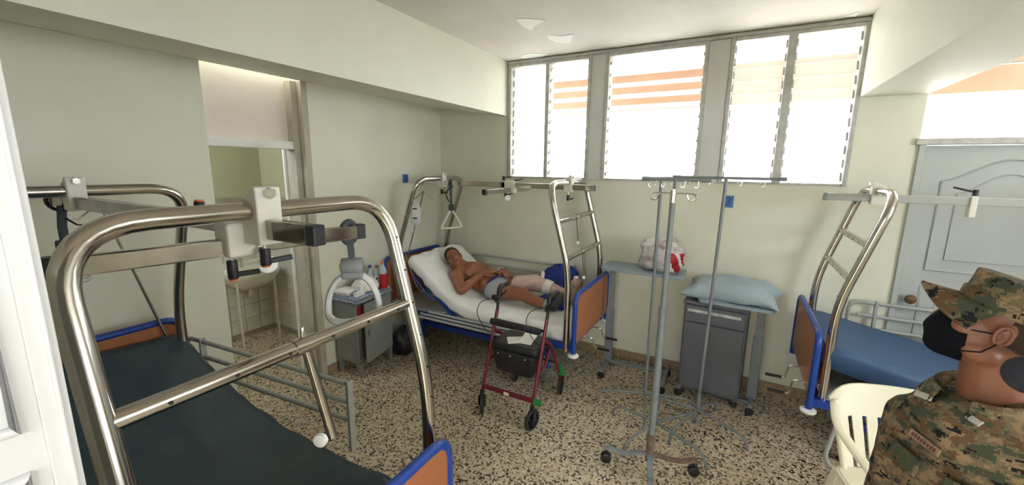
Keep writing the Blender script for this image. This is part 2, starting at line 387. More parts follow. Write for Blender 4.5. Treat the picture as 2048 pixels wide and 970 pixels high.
# front wall with window band, door opening and transom
mb = MB(); T = 0.16
mb.bx(XL-0.2, 1.031, YF, YF+T, 0, 1.69)
mb.bx(XL-0.2, -2.09, YF, YF+T, 1.69, ZC)
mb.bx(-2.09, 0.68, YF, YF+T, 2.79, ZC)
mb.bx(0.68, 1.03, YF, YF+T, 1.69, ZC)
mb.bx(1.95, XR+0.2, YF, YF+T, 0, 2.0); mb.bx(2.5, XR+0.2, YF, YF+T, 2.0, ZC)
struct(mb.build('wall_front', M_wall, smooth=0))
# left wall with the bathroom opening
mb = MB()
mb.bx(XL-0.16, XL, YB, 1.415, 0, ZC); mb.bx(XL-0.16, XL, 2.137, YF+0.01, 0, ZC)
struct(mb.build('wall_left', M_wall, smooth=0))
# left beam, underside rising to the wall
mb = MB(); n_ = 2
prof = [(XL, 2.42), (-2.112, 2.305), (-2.112, ZC), (XL, ZC)]
mb.loft([[(x, YB, z) for x, z in prof], [(x, YF, z) for x, z in prof]])
struct(mb.build('beam_left', M_beam, smooth=0))
struct(MB().bx(0.676, 1.031, YB, YF, 2.30, ZC).build('beam_right', M_beam, smooth=0))
# right wall and back wall (behind the camera), with a doorway; unseen right window added to brighten the left wall
mb = MB(); mb.bx(XR, XR+0.15, YB, YF, 0, 1.4); mb.bx(XR, XR+0.15, YB, YF, 2.5, ZC); mb.bx(XR, XR+0.15, YB, 0.0, 1.4, 2.5); mb.bx(XR, XR+0.15, 1.9, YF, 1.4, 2.5); struct(mb.build('wall_right', M_wall, smooth=0))
mb = MB()
mb.bx(XL-0.16, -0.66, YB-0.15, YB, 0, ZC); mb.bx(-0.66, 0.30, YB-0.15, YB, 2.1, ZC); mb.bx(0.30, 0.62, YB-0.15, YB, 0, ZC)
mb.bx(0.62, XR+0.15, YB-0.15, YB, 0, ZC)
struct(mb.build('wall_back', M_wall, smooth=0))
# unseen corridor wall and roof, added to limit daylight through the doorway
struct(MB().bx(XL-0.16, XR+0.15, YB-2.0, YB-1.85, 0, 1.7).build('wall_light_screen', M_wall, smooth=0))
struct(MB().bx(XL-0.16, XR+0.15, YB-2.0, YB-0.15, ZC, ZC+0.12).build('ceiling_light_screen', M_ceil, smooth=0))
# baseboards
struct(MB().bx(XL, 1.0, YF-0.012, YF, 0, 0.085).build('baseboard_front', M_base, smooth=0, bevel=0.004))
mb = MB(); mb.bx(XL, XL+0.012, YB, 1.415, 0, 0.085); mb.bx(XL, XL+0.012, 2.137, YF-0.012, 0, 0.085)
struct(mb.build('baseboard_left', M_base, smooth=0, bevel=0.004))
# electrical conduit line beside the window, small wall marks left out
struct(MB().bx(-2.118, -2.106, YF-0.008, YF, 1.69, 2.30).build('trim_1', M_trimw, smooth=0))
# ------------------------------------------------------------------ windows
def window(name, x0, x1, mull, specs):
    o = bpy.data.objects.new(name, None); COL.objects.link(o); o.location = ((x0+x1)/2, YF, 1.69); struct(o)
    cx = (x0+x1)/2; z0, z1 = 0.0, 1.095; fr = 0.028; y0, y1 = -0.022, 0.10
    P = lambda mb, nm, m=M_gwin, bv=0.004: mb.build(nm, m, o, smooth=0, bevel=bv)
    P(MB().bx(x0-cx, x0-cx+fr, y0, y1, z0, z1), 'frame_jamb'); P(MB().bx(x1-cx-fr, x1-cx, y0, y1, z0, z1), 'frame_jamb')
    P(MB().bx(x0-cx+fr, x1-cx-fr, y0, y1, z1-fr, z1), 'frame_head'); P(MB().bx(x0-cx+fr, x1-cx-fr, y0+0.01, y1, z0, z0+0.016), 'frame_sill')
    bays = []
    if mull: P(MB().bx(mull[0]-cx, mull[1]-cx, y0, y1, z0+0.016, z1-fr), 'mullion'); bays = [(x0+fr, mull[0]), (mull[1], x1-fr)]
    else: bays = [(x0+fr, x1-fr)]
    for (a, b), (ang, mm) in zip(bays, specs):
        n = 11; pitch = (z1-fr-z0-0.016)/n
        me = MB().box((0, 0, 0), (b-a-0.016, 0.005, 0.108)).mesh('slat')
        clip = MB().box((0, 0, 0), (0.010, 0.020, 0.06)).mesh('slat_clip')
        for i in range(n):
            s = link('slat', me, mm, o, smooth=0); s.location = ((a+b)/2-cx, 0.048, z0+0.016+pitch*(i+0.5)); s.rotation_euler = (R(ang), 0, 0)
            for k, xx in enumerate((a+0.006, b-0.006)):
                c = link('slat_clip', clip, M_alu, o, smooth=0); c.location = (xx-cx, 0.040, z0+0.016+pitch*(i+0.5)); c.rotation_euler = (R(ang), 0, 0)
        # operator handle
    return o
window('window_1', -2.09, -1.248, (-1.692, -1.655), [(-10, M_slat), (-63, M_slat)])
window('window_2', -1.112, -0.300, None, [(-63, M_slat)])
window('window_3', -0.146, 0.680, (0.222, 0.277), [(-12, M_slatc), (-12, M_slatc)])
struct(MB().bx(-1.248, -1.112, YF-0.012, YF+0.12, 1.69, 2.785).build('trim_2', M_pillar, smooth=0, bevel=0.004))
struct(MB().bx(-0.300, -0.146, YF-0.012, YF+0.12, 1.69, 2.785).build('trim_3', M_pillar, smooth=0, bevel=0.004))
struct(MB().bx(-2.10, 0.70, YF-0.03, YF+0.0, 2.785, 2.81).build('trim_4', M_gwin, smooth=0, bevel=0.004))
# ------------------------------------------------------------------ grey door on the right
d = bpy.data.objects.new('door_1', None); COL.objects.link(d); d.location = (1.03, YF, 0); struct(d)
MB().bx(0.0, 0.035, -0.02, 0.12, 0, 2.0).build('door_frame', M_doorg, d, smooth=0, bevel=0.004)
MB().bx(0.93-0.035, 0.93, -0.02, 0.12, 0, 2.0).build('door_frame', M_doorg, d, smooth=0, bevel=0.004)
MB().bx(-0.02, 1.5, -0.03, 0.12, 1.975, 2.015).build('door_head', M_gwin, d, smooth=0, bevel=0.004)
leaf = MB().bx(0.042, 0.888, 0.012, 0.052, 0.01, 1.97).build('door_leaf', M_doorg, d, smooth=0, bevel=0.003)
def mould(pts, r=0.011, closed=True):
    o = MB().tube(pts, r, 8, closed=closed, flat=0.6).build('moulding', M_doorg, leaf, smooth=60); return o
def arch(x0, x1, z0, z1, rise, y=0.012):
    pts = [(x0, y, z0), (x1, y, z0), (x1, y, z1)]
    for i in range(1, 14):
        t = i/14; s = math.sin(PI*t); x = x1+(x0-x1)*t
        pts.append((x, y, z1 + rise*(s**1.6)))
    pts.append((x0, y, z1)); return pts
mould(arch(0.15, 0.78, 1.14, 1.74, 0.14)); mould(arch(0.235, 0.695, 1.22, 1.66, 0.13), 0.008)
mould(arch(0.15, 0.78, 0.16, 1.02, 0.0)); mould(arch(0.235, 0.695, 0.24, 0.94, 0.0), 0.008)
k = MB().lathe([(0.012, 0), (0.012, 0.03), (0.028, 0.038), (0.033, 0.055), (0.026, 0.072), (0.0, 0.076)], (0.095, 0.012, 0.93), rotm(90, 0, 0)).build('knob', M_knob, d)
# transom bar
struct(MB().bx(1.03, 2.5, YF+0.05, YF+0.075, 2.46, 2.475).build('trim_5', M_gwin, smooth=0))
# ------------------------------------------------------------------ near white door leaf (opened against the camera's left)
d2 = bpy.data.objects.new('door_2', None); COL.objects.link(d2); d2.location = (-0.62, 0.128, 0); struct(d2)
d2.rotation_euler = (0, 0, R(-2))
MB().bx(-0.038, 0, -0.86, 0, 0.01, 2.08).build('door_leaf', M_doorw, d2, smooth=0, bevel=0.003)
for a, b_ in ((1.53, 1.98), (1.02, 1.475), (0.12, 0.96)):
    y0, y1 = -0.80, -0.040
    mo = fillet([(0.0, y0, a), (0.0, y1, a), (0.0, y1, b_), (0.0, y0, b_)], 0.001, 1, closed=True)
    MB().tube([(0.0, y0, a), (0.0, y1, a), (0.0, y1, b_), (0.0, y0, b_)], 0.007, 8, closed=True).build('moulding', M_doorw, d2, smooth=60)
MB().bx(0.0, 0.003, -0.022, 0.0, 0.01, 2.08).build('edge_bead', M_doorw, d2, smooth=0, bevel=0.001)
MB().bx(0.0, 0.006, -0.009, -0.0055, 0.01, 2.08).build('edge_bead', M_doorw, d2, smooth=0, bevel=0.001)
# ------------------------------------------------------------------ bathroom behind the left opening
struct(MB().bx(-3.115, -3.095, 1.415, 2.137, 1.965, 2.46).build('wall_lintel', M_pink, smooth=0))
struct(MB().bx(-3.125, -3.035, 1.418, 2.10, 1.912, 1.972).build('trim_6', M_trimw, smooth=0, bevel=0.006))
struct(MB().bx(-3.14, XL+0.004, 2.085, 2.1365, 0, 2.42).build('trim_7', M_jamb, smooth=0, bevel=0.004))
struct(MB().bx(-3.14, XL-0.05, 2.035, 2.084, 0, 2.42).build('trim_8', M_jamb, smooth=0, bevel=0.004))
struct(MB().bx(-3.16, -3.14, 2.015, 2.050, 0, 1.92).build('trim_9', M_trimw, smooth=0, bevel=0.002))
wb = struct(MB().bx(-4.56, -4.41, 0.6, 2.72, 0, 2.5).build('wall_bathroom_back', M_bath, smooth=0))
ws = struct(MB().bx(-4.41, -3.135, 2.56, 2.72, 0, 2.5).build('wall_bathroom_right', M_bath, smooth=0))
struct(MB().bx(-4.41, -3.135, 0.6, 0.72, 0, 2.0).build('wall_bathroom_left', M_bath, smooth=0))
struct(MB().bx(-4.56, -3.135, 0.6, 2.72, 2.5, 2.6).build('ceiling_bathroom', M_ceil, smooth=0))
gb = MB().bx(-4.412, -4.402, 0.72, 2.56, 0, 1.47).build('grout_bed', M_grout, wb, smooth=0)
gs = MB().bx(-4.402, -3.14, 2.552, 2.562, 0, 1.47).build('grout_bed', M_grout, ws, smooth=0)
tb = MB().box((0, 0, 0), (0.008, 0.144, 0.144)).mesh('tile'); ts_ = MB().box((0, 0, 0), (0.144, 0.008, 0.144)).mesh('tile')
for r_ in range(9):
    z = 0.088+0.148*r_ + 0.04
    for c_ in range(12):
        y = 2.476-0.148*c_
        if y > 0.78: link('tile', tb, M_tile, wb, smooth=0, bevel=0.002).location = (-4.399+random.uniform(-.0015, .0015), y, z)
    for c_ in range(8):
        x = -4.325+0.148*c_
        if x < -3.2: link('tile', ts_, M_tile, ws, smooth=0, bevel=0.002).location = (x, 2.549+random.uniform(-.0015, .0015), z)
portal((0.1, -2.8, 1.86), (R(90), 0, 0), 6.0, 1.9)  # portal behind the added corridor wall
portal((XR+0.2, 0.95, 1.95), (0, R(90), 0), 1.1, 1.9)  # portal at the added right window
portal((-3.77, 0.5, 2.25), (R(90), 0, 0), 1.2, 0.5)
# ------------------------------------------------------------------ outside: covered walkway, peach beam, white yard wall
struct(MB().bx(-8, 8, YF+0.2, 40, -0.25, -0.12).build('ground_yard', M_ground, smooth=0))
struct(MB().bx(-8, 8, YF+0.16, 5.75, 2.965, 3.08).build('ceiling_walkway', M_eave, smooth=0))
struct(MB().bx(-8, 8, 5.5, 5.72, 2.525, 2.965).build('beam_walkway', M_peach, smooth=0))
yw = struct(MB().bx(-9, 9, 9.2, 9.35, -0.12, 2.30).build('wall_yard', M_out, smooth=0))
bl = MB()
bl.bx(-0.19, 0.19, 0, 0.12, 0, 0.03); bl.bx(-0.19, 0.19, 0, 0.12, 0.27, 0.30); bl.bx(-0.19, -0.16, 0, 0.12, 0.03, 0.27); bl.bx(0.16, 0.19, 0, 0.12, 0.03, 0.27)
bl.bar((-0.16, 0.06, 0.03), (0.16, 0.06, 0.27), 0.12, 0.03, (0, 1, 0)); bl.bx(-0.16, 0.16, 0.10, 0.12, 0.03, 0.27)
blm = bl.mesh('breeze_block')
for i in range(9): link('breeze_block', blm, M_out, yw, smooth=0).location = (1.4+0.39*i, 9.2, 2.30)
MB().bx(-9, 9, 9.18, 9.37, 2.60, 2.68).build('wall_coping', M_out, yw, smooth=0)
# bright reflections on the ceiling, put in as white shapes
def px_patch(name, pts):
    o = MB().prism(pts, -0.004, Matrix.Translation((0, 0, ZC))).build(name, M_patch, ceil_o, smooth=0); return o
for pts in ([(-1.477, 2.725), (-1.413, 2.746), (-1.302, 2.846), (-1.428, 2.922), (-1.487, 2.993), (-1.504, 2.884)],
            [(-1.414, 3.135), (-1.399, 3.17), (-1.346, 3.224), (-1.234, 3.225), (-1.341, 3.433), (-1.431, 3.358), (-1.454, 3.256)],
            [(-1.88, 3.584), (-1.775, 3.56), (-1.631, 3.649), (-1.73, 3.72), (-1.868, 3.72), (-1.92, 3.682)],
            [(0.519, 3.674), (0.585, 3.607), (0.583, 3.707)]): px_patch('light_patch', pts)

# ================================================================== beds
BL = 1.95
def clamp(root, c, axis='y', top=0.085, down=0.075, lever=True, name='clamp', big=1.0):
    """cream clamp around a tube (running along y) that carries a rectangular bar below"""
    x, y, z = c; mb = MB()
    pr = [(-0.036, -0.080), (-0.036, 0.0), (-0.033, 0.02), (-0.02, 0.036), (0.0, 0.04), (0.012, 0.058), (0.034, 0.056), (0.036, 0.03), (0.036, -0.080)]
    pr = [(a*big, b*big) for a, b in pr]
    rings = [[V((x+a, y+s, z+b)) for a, b in pr] for s in (-0.03*big, 0.03*big)]
    mb.loft(rings)
    o = mb.build(name, M_clamp, root, smooth=30, bevel=0.004)
    MB().cyl((x+0.030*big, y, z+0.042*big), (x+0.047*big, y, z+0.042*big), 0.013*big, 6).build('bolt', M_chrome, o, smooth=0)
    if lever:
        lv = MB(); lv.cyl((x, y, z-0.150), (x, y, z-0.103), 0.013, 12); lv.bar((x, y, z-0.140), (x+0.02, y+0.062, z-0.135), 0.010, 0.014)
        l_ = lv.build('lever', M_black, o, smooth=40, bevel=0.002)
        MB().cyl((x, y, z-0.154), (x, y, z-0.150), 0.010, 12).build('lever_tip', M_orange, o)
        MB().cyl((x, y, z-0.105), (x, y, z-0.078), 0.006, 10).build('lever_screw', M_chrome, o)
    return o
def caster(root, x, y, r=0.055, ztop=0.2):
    c = MB(); c.tube([(x, y, ztop), (x, y, 2*r+0.02)], 0.014, 10); c.bx(x-0.012, x+0.03, y-0.022, y+0.022, 2*r+0.002, 2*r+0.024)
    c.bx(x-0.008, x+0.032, y-0.022, y-0.017, r-0.01, 2*r+0.01); c.bx(x-0.008, x+0.032, y+0.017, y+0.022, r-0.01, 2*r+0.01)
    o = c.build('caster', M_chrome, root, bevel=0.002)
    wh = MB().lathe([(0.0, -0.014), (r*0.6, -0.014), (r*0.95, -0.012), (r, -0.006), (r, 0.006), (r*0.95, 0.012), (r*0.6, 0.014), (0.0, 0.014)], (x+0.012, y, r), rotm(90, 0, 0), 20)
    wh.build('wheel', M_hub, o)
def mattress(name, prof, w, th, m, root, seed, wr=0.006, fr=5, tuck=0.0):
    # prof: polyline (x, ztop); refined, swept with a rounded section
    pts = fillet([V((x, 0, z)) for x, z in prof], 0.22, 8); fine = []
    for a, b in zip(pts[:-1], pts[1:]):
        k = max(1, int((b-a).length/0.03))
        for i in range(k): fine.append(a+(b-a)*(i/k))
    fine.append(pts[-1]); rings = []
    n = len(fine)
    for i, p in enumerate(fine):
        t = (fine[min(i+1, n-1)]-fine[max(i-1, 0)]).normalized(); up = V((0, 1, 0)).cross(t)*-1
        if up.z < 0: up = -up
        e = min(i, n-1-i); sh = {0: 0.030, 1: 0.012, 2: 0.004}.get(e, 0.0)
        ring = []
        hw = w/2-sh; h0 = -th+sh*0.6; h1 = -sh*0.8; rr = 0.045
        sec = []
        for cx_, cz_, a0 in ((hw-rr, h1-rr, 0), (-(hw-rr), h1-rr, 90), (-(hw-rr), h0+rr, 180), (hw-rr, h0+rr, 270)):
            for q in range(5):
                a = R(a0+90*q/4); sec.append((cx_+rr*math.cos(a), cz_+rr*math.sin(a)))
        # subdivide the long sides
        out = []
        for q in range(len(sec)):
            a = sec[q]; b = sec[(q+1) % len(sec)]; d = math.dist(a, b); kk = max(1, int(d/0.04))
            for s in range(kk): out.append((a[0]+(b[0]-a[0])*s/kk, a[1]+(b[1]-a[1])*s/kk))
        for yy, zz in out: ring.append(p+V((0, 1, 0))*yy+up*zz)
        rings.append(ring)
    mn = min(len(r_) for r_ in rings); rings = [r_[:mn] for r_ in rings]
    me = MB().loft(rings).mesh(name)
    wrinkle(me, wr, fr, seed)
    return link(name, me, m, root, smooth=60)
def rail(root, x0, x1, y, z0, m=M_rail, dz=0.095, nb=3, yaw=0.0, lean=0.0, knee=True, name='side_rail', flip=False):
    f = lambda x, z: g(x0+x1-x if flip else x, z)
    g = lambda x, z: V((x, y+(x-x0)*yaw+(z-z0)*lean, z))
    mb = MB()
    for k in range(nb):
        z = z0+dz*k
        mb.tube([f(x0+0.02, z), f(x1-0.02, z)], 0.0125, 10)
    if knee:
        mb.tube(fillet([f(x0+0.02, z0-0.12), f(x0-0.03, z0), f(x0-0.03, z0+dz*(nb-1)), f(x0+0.10, z0+dz*(nb-1))], 0.06), 0.0125, 10)
    o = mb.build(name, m, root)
    for xx in (x0+0.12, x1):
        MB().bar(f(xx, z0-0.16), f(xx, z0+dz*(nb-1)+0.018), 0.032, 0.018, (1, 0, 0)).build('rail_post', m, o, smooth=0, bevel=0.003)
    return o
def board(root, x, zt, hw, name):
    path = fillet([(x, -hw, 0.40), (x, -hw, zt), (x, hw, zt), (x, hw, 0.40)], 0.085)
    o = MB().tube(path, 0.019, 12).build(name+'_tube', M_blue, root)
    pn = fillet([(0, -hw+0.012, 0.47), (0, hw-0.012, 0.47), (0, hw-0.012, zt-0.012), (0, -hw+0.012, zt-0.012)], 0.05, 5, closed=True)
    MB().loft([[p+V((x-0.010, 0, 0)) for p in pn], [p+V((x+0.010, 0, 0)) for p in pn]]).build(name+'_panel', M_wood, o, smooth=30)
    for s in (-1, 1):
        MB().lathe([(0.0, 0), (0.034, 0), (0.042, 0.008), (0.042, 0.02), (0.03, 0.026), (0.0, 0.026)], (x, s*hw, 0.372)).build('bumper', M_white, o)
    return o
def post_x(z, top=BL-0.25, bot=BL-0.07, zb=1.03, zt=1.68):
    return bot if z <= zb else bot+(top-bot)*(z-zb)/(zt-zb)
def bed(label, loc, rz, mname, mmat, prof, up_sides, rungs, seed, foot_top=0.86, over=None, fhw=0.41, drop=None, wr=0.006, fr=5, railz=0.72, flip=False, th=0.115, group='hospital beds with traction frames'):
    b = thing('hospital_bed', label, 'bed', loc, rz, group)
    board(b, 0.0, 0.91, 0.42, 'headboard'); board(b, BL, foot_top, 0.43, 'footboard')
    fb = MB()
    for s in (-1, 1): fb.bar((0.02, s*0.39, 0.425), (BL-0.02, s*0.39, 0.425), 0.028, 0.05)
    for xx in (0.05, 0.75, 1.3, BL-0.05): fb.bar((xx, -0.39, 0.425), (xx, 0.39, 0.425), 0.04, 0.04)
    fb.build('bed_frame', M_blue, b, smooth=0, bevel=0.003)
    ba = MB()
    for s in (-1, 1): ba.bar((0.30, s*0.25, 0.27), (1.68, s*0.25, 0.27), 0.03, 0.05)
    for xx in (0.32, 1.0, 1.66): ba.bar((xx, -0.25, 0.27), (xx, 0.25, 0.27), 0.03, 0.05)
    for xx in (0.32, 1.66):
        for s in (-1, 1): ba.bar((xx, s*0.25, 0.27), (xx, s*0.25, 0.13), 0.032, 0.032, (1, 0, 0))
    ba.bar((0.5, 0, 0.28), (1.0, 0, 0.41), 0.04, 0.05); ba.bar((1.15, -0.2, 0.28), (1.45, -0.2, 0.41), 0.03, 0.04); ba.bar((1.15, 0.2, 0.28), (1.45, 0.2, 0.41), 0.03, 0.04)
    ba.build('base_frame', M_blue, b, smooth=0, bevel=0.003)
    for xx in (0.32, 1.66):
        for s in (-1, 1): caster(b, xx, s*0.25, 0.055, 0.15)
    sup = MB().bx(0.06, BL-0.06, -0.37, 0.37, 0.448, 0.458).build('mattress_platform', M_rail, b, smooth=0)
    # crank handles under the foot end
    for yy in (-0.12, 0.12):
        cr = MB().tube(fillet([(BL-0.10, yy, 0.42), (BL+0.05, yy, 0.42), (BL+0.07, yy+0.03, 0.33), (BL+0.12, yy+0.03, 0.33)], 0.012, 3), 0.006, 8).build('crank', M_chrome, b)
        MB().cyl((BL+0.09, yy+0.03, 0.33), (BL+0.19, yy+0.03, 0.33), 0.011, 10).build('crank_grip', M_black, cr)
    # traction frames
    r = 0.024
    for nm, bx0, tx, hw in (('head_frame', 0.14, 0.38, 0.37), ('foot_frame', BL-0.07, BL-0.25, fhw)):
        pth = fillet([(bx0, -hw, 0.40), (bx0, -hw, 1.03), (tx, -hw, 1.68), (tx, hw, 1.68), (bx0, hw, 1.03), (bx0, hw, 0.40)], 0.15, 8)
        f_ = MB().tube(pth, r, 16).build(nm, M_steel, b)
        for s in (1,):              # drilled holes shown as dark plugs
            for q in range(7):
                z = 0.86+q*0.115; x = (bx0 if z < 1.03 else bx0+(tx-bx0)*(z-1.03)/0.65)
                if nm == 'foot_frame': MB().cyl((x+r-0.001, s*hw, z), (x+r+0.0012, s*hw, z), 0.004, 8).build('bolt_hole', M_black, f_, smooth=0)
    for z in rungs:
        x = post_x(z)
        rg = MB().tube([(x, -fhw, z), (x, fhw, z)], 0.020, 14).build('rung', M_steel, b)
        for q in range(-2, 4): MB().cyl((x+0.019, q*0.13-0.05, z), (x+0.0212, q*0.13-0.05, z), 0.0045, 8).build('bolt_hole', M_black, rg, smooth=0)
    for s in (-1, 1):
        if s in up_sides: rail(b, 0.45, 1.62, s*0.45, railz, yaw=0.0, lean=0.03*s, flip=flip)
        elif s == -1:     # folded down rail, lying along the side
            mb = MB()
            for k in range(3): mb.tube([(0.38+0.08*k, s*(0.475-0.022*k), 0.430+0.022*k), (1.66+0.02*k, s*(0.475-0.022*k), 0.430+0.022*k)], 0.0115, 10)
            mb.build('side_rail', M_rail, b)
    mattress(mname, prof, 0.80, th, mmat, b, seed, wr, fr)
    return b

# ---- foreground bed with the navy mattress
b1 = bed('nearest hospital bed with dark navy vinyl mattress and steel traction frame', (-2.80, 0.65, 0), 0, 'mattress', M_navy,
         [(0.06, 0.865), (0.62, 0.625), (1.05, 0.575), (1.90, 0.575)], (), [1.315], 1, foot_top=0.82, wr=0.014, fr=5)
rl = rail(b1, 0.02, 1.27, 0.45, 0.585, yaw=0.085, dz=0.095)
# overhead bar along the bed, clamps, cross bar
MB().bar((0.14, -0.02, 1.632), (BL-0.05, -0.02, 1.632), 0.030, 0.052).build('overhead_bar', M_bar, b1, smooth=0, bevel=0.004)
MB().box((BL-0.035, -0.02, 1.632), (0.035, 0.034, 0.05)).build('bar_cap', M_black, b1, smooth=0, bevel=0.004)
MB().box((0.13, -0.02, 1.632), (0.03, 0.034, 0.05)).build('bar_cap', M_black, b1, smooth=0, bevel=0.004)
clamp(b1, (BL-0.25, -0.02, 1.68), big=1.1); clamp(b1, (0.38, -0.02, 1.68), lever=False)
cx = BL-0.32
a_, b_ = V((cx-0.06, -0.385, 1.582)), V((cx+0.07, 0.30, 1.582))
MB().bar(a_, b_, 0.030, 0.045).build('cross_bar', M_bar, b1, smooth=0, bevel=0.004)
for p, q in ((a_, b_), (b_, a_)):
    dd = (q-p).normalized(); MB().bar(p-dd*0.012, p+dd*0.018, 0.034, 0.049).build('bar_cap', M_black, b1, smooth=0, bevel=0.003)
cc = MB().box((cx+0.005, -0.055, 1.603), (0.07, 0.075, 0.092)).build('clamp', M_clamp, b1, smooth=0, bevel=0.008)
lv = MB(); lv.cyl((cx, -0.07, 1.545), (cx, -0.07, 1.495), 0.013, 12); lv.bar((cx, -0.07, 1.505), (cx+0.03, -0.015, 1.508), 0.010, 0.014); lv.build('lever', M_black, cc, bevel=0.002)
MB().cyl((cx, -0.07, 1.494), (cx, -0.07, 1.49), 0.011, 12).build('lever_tip', M_orange, cc)
MB().cyl((cx, -0.07, 1.545), (cx, -0.07, 1.60), 0.006, 10).build('lever_screw', M_chrome, cc)
pw = MB().lathe([(0.0, -0.006), (0.02, -0.006), (0.024, -0.004), (0.018, 0.0), (0.024, 0.004), (0.02, 0.006), (0, 0.006)], (cx+0.06, -0.01, 1.53), rotm(90, 0, 70), 18).build('pulley', M_white, cc)
MB().bar((cx+0.05, -0.02, 1.58), (cx+0.058, -0.012, 1.525), 0.004, 0.014).build('pulley_bracket', M_steel, cc, smooth=0)
lv = MB(); lv.cyl((cx-0.02, -0.12, 1.66), (cx-0.02, -0.12, 1.705), 0.012, 12); lv.build('lever', M_black, cc, bevel=0.002)
MB().cyl((cx-0.02, -0.12, 1.705), (cx-0.02, -0.12, 1.709), 0.010, 12).build('lever_tip', M_orange, cc)
# hanging arm on the rung
x = post_x(1.315)
br = MB().tube([(x, -0.03, 1.315), (x, 0.035, 1.315)], 0.0245, 16).build('rung_sleeve', M_steel, b1)
MB().lathe([(0.006, 0), (0.006, 0.03), (0.004, 0.034), (0, 0.034)], (x, 0.0, 1.333)).build('sleeve_pin', M_steel, br)
hr = MB().cyl((x+0.005, 0.005, 1.30), (x+0.045, 0.035, 1.03), 0.013, 14).build('hanging_arm', M_steel, b1)
MB().lathe([(0.0, -0.008), (0.015, -0.008), (0.019, -0.006), (0.015, 0.0), (0.019, 0.006), (0.015, 0.008), (0, 0.008)], (x+0.048, -0.005, 1.045), rotm(90, 0, 25), 18).build('pulley', M_white, hr)
def iv_rod(b, x, y, zb, dx, dy, zt, hook=0.085, a=20):
    tip = V((x+dx, y+dy, zt))
    o = MB().tube([(x, y, zb), tip], 0.007, 10).build('iv_rod', M_steel, b)
    for s in (-1, 1):
        e = tip+V((math.sin(R(a))*s*hook, math.cos(R(a))*s*hook, -0.075)); MB().tube([tip, e, e+V((0, s*0.012, 0.012))], 0.0045, 8).build('rod_hook', M_chrome, o)
    return tip, o
iv_rod(b1, 0.05, 0.40, 0.55, 0.02, -0.26, 1.60)
# ---- patient's bed
b2 = bed('hospital bed made up with a white sheet, raised back and patient on it', (-2.93, 3.23, 0), 0, 'sheeted_mattress', M_sheet,
         [(0.30, 0.985), (0.83, 0.565), (1.90, 0.565)], (1,), [1.40, 1.12], 2, wr=0.014, fr=9, railz=0.66)
bk = MB(); bk.bar((0.36, -0.37, 0.80), (0.80, -0.37, 0.445), 0.03, 0.03); bk.bar((0.36, 0.37, 0.80), (0.80, 0.37, 0.445), 0.03, 0.03); bk.bar((0.36, -0.37, 0.80), (0.36, 0.37, 0.80), 0.03, 0.03)
bk.build('back_support', M_blue, b2, smooth=0, bevel=0.003)
gh = MB().tube(fillet([(0.36, -0.42, 0.80), (0.40, -0.455, 0.78), (0.58, -0.455, 0.62), (0.60, -0.42, 0.60)], 0.03), 0.007, 8).build('mattress_holder', M_blue, b2)
MB().bar((0.12, -0.36, 0.43), (0.70, -0.40, 0.485), 0.03, 0.02).build('head_strut', M_rail, b2, smooth=0, bevel=0.003)
for a, e in ((0.16, 1.10), (1.06, BL-0.03)):
    MB().bar((a, 0.0, 1.640), (e, 0.0, 1.640), 0.030, 0.045).build('overhead_bar', M_steel, b2, smooth=0, bevel=0.004)
    MB().box((a-0.008, 0.0, 1.640), (0.02, 0.034, 0.05)).build('bar_cap', M_hub, b2, smooth=0, bevel=0.003); MB().box((e+0.008, 0.0, 1.640), (0.02, 0.034, 0.05)).build('bar_cap', M_hub, b2, smooth=0, bevel=0.003)
clamp(b2, (BL-0.25, 0.0, 1.68)); clamp(b2, (0.38, 0.0, 1.68))
cx = 1.13
MB().bar((cx+0.02, -0.42, 1.597), (cx+0.03, 0.34, 1.597), 0.030, 0.04).build('cross_bar', M_steel, b2, smooth=0, bevel=0.004)
MB().box((cx+0.02, -0.43, 1.597), (0.034, 0.035, 0.045)).build('bar_cap', M_black, b2, smooth=0, bevel=0.003)
cc = MB().box((cx+0.02, 0.0, 1.625), (0.10, 0.06, 0.11)).build('clamp', M_clamp, b2, smooth=0, bevel=0.006)
for dx, z0, z1 in ((-0.03, 1.53, 1.57), (-0.05, 1.68, 1.72), (0.07, 1.675, 1.69)):
    lv = MB(); lv.cyl((cx+dx, 0, z0), (cx+dx, 0, z1), 0.012, 10); lv.bar((cx+dx, 0, (z0+z1)/2), (cx+dx+0.06, 0.03, (z0+z1)/2+0.015), 0.008, 0.010); lv.build('lever', M_black, cc)
MB().lathe([(0.0, -0.006), (0.02, -0.006), (0.026, 0), (0.02, 0.006), (0, 0.006)], (cx+0.0, -0.02, 1.525), rotm(90, 0, 40), 16).build('pulley', M_white, cc)
for z, L_, yy in ((1.40, 0.22, 0.02), (1.12, 0.22, -0.02)):
    x = post_x(z)
    MB().tube([(x, yy-0.03, z), (x, yy+0.03, z)], 0.0235, 14).build('rung_sleeve', M_steel, b2)
    hr = MB().cyl((x, yy, z-0.015), (x+0.02, yy+0.02, z-L_), 0.010, 10).build('hanging_arm', M_steel, b2)
    MB().lathe([(0.0, -0.006), (0.012, -0.006), (0.014, -0.003), (0.011, 0.0), (0.014, 0.003), (0.012, 0.006), (0, 0.006)], (x+0.02, yy-0.015, z-L_), rotm(90, 0, 25), 16).build('pulley', M_white, hr)
tip2, rod2 = iv_rod(b2, 0.09, -0.33, 0.60, 0.34, 0.0, 1.575, hook=0.09, a=80)
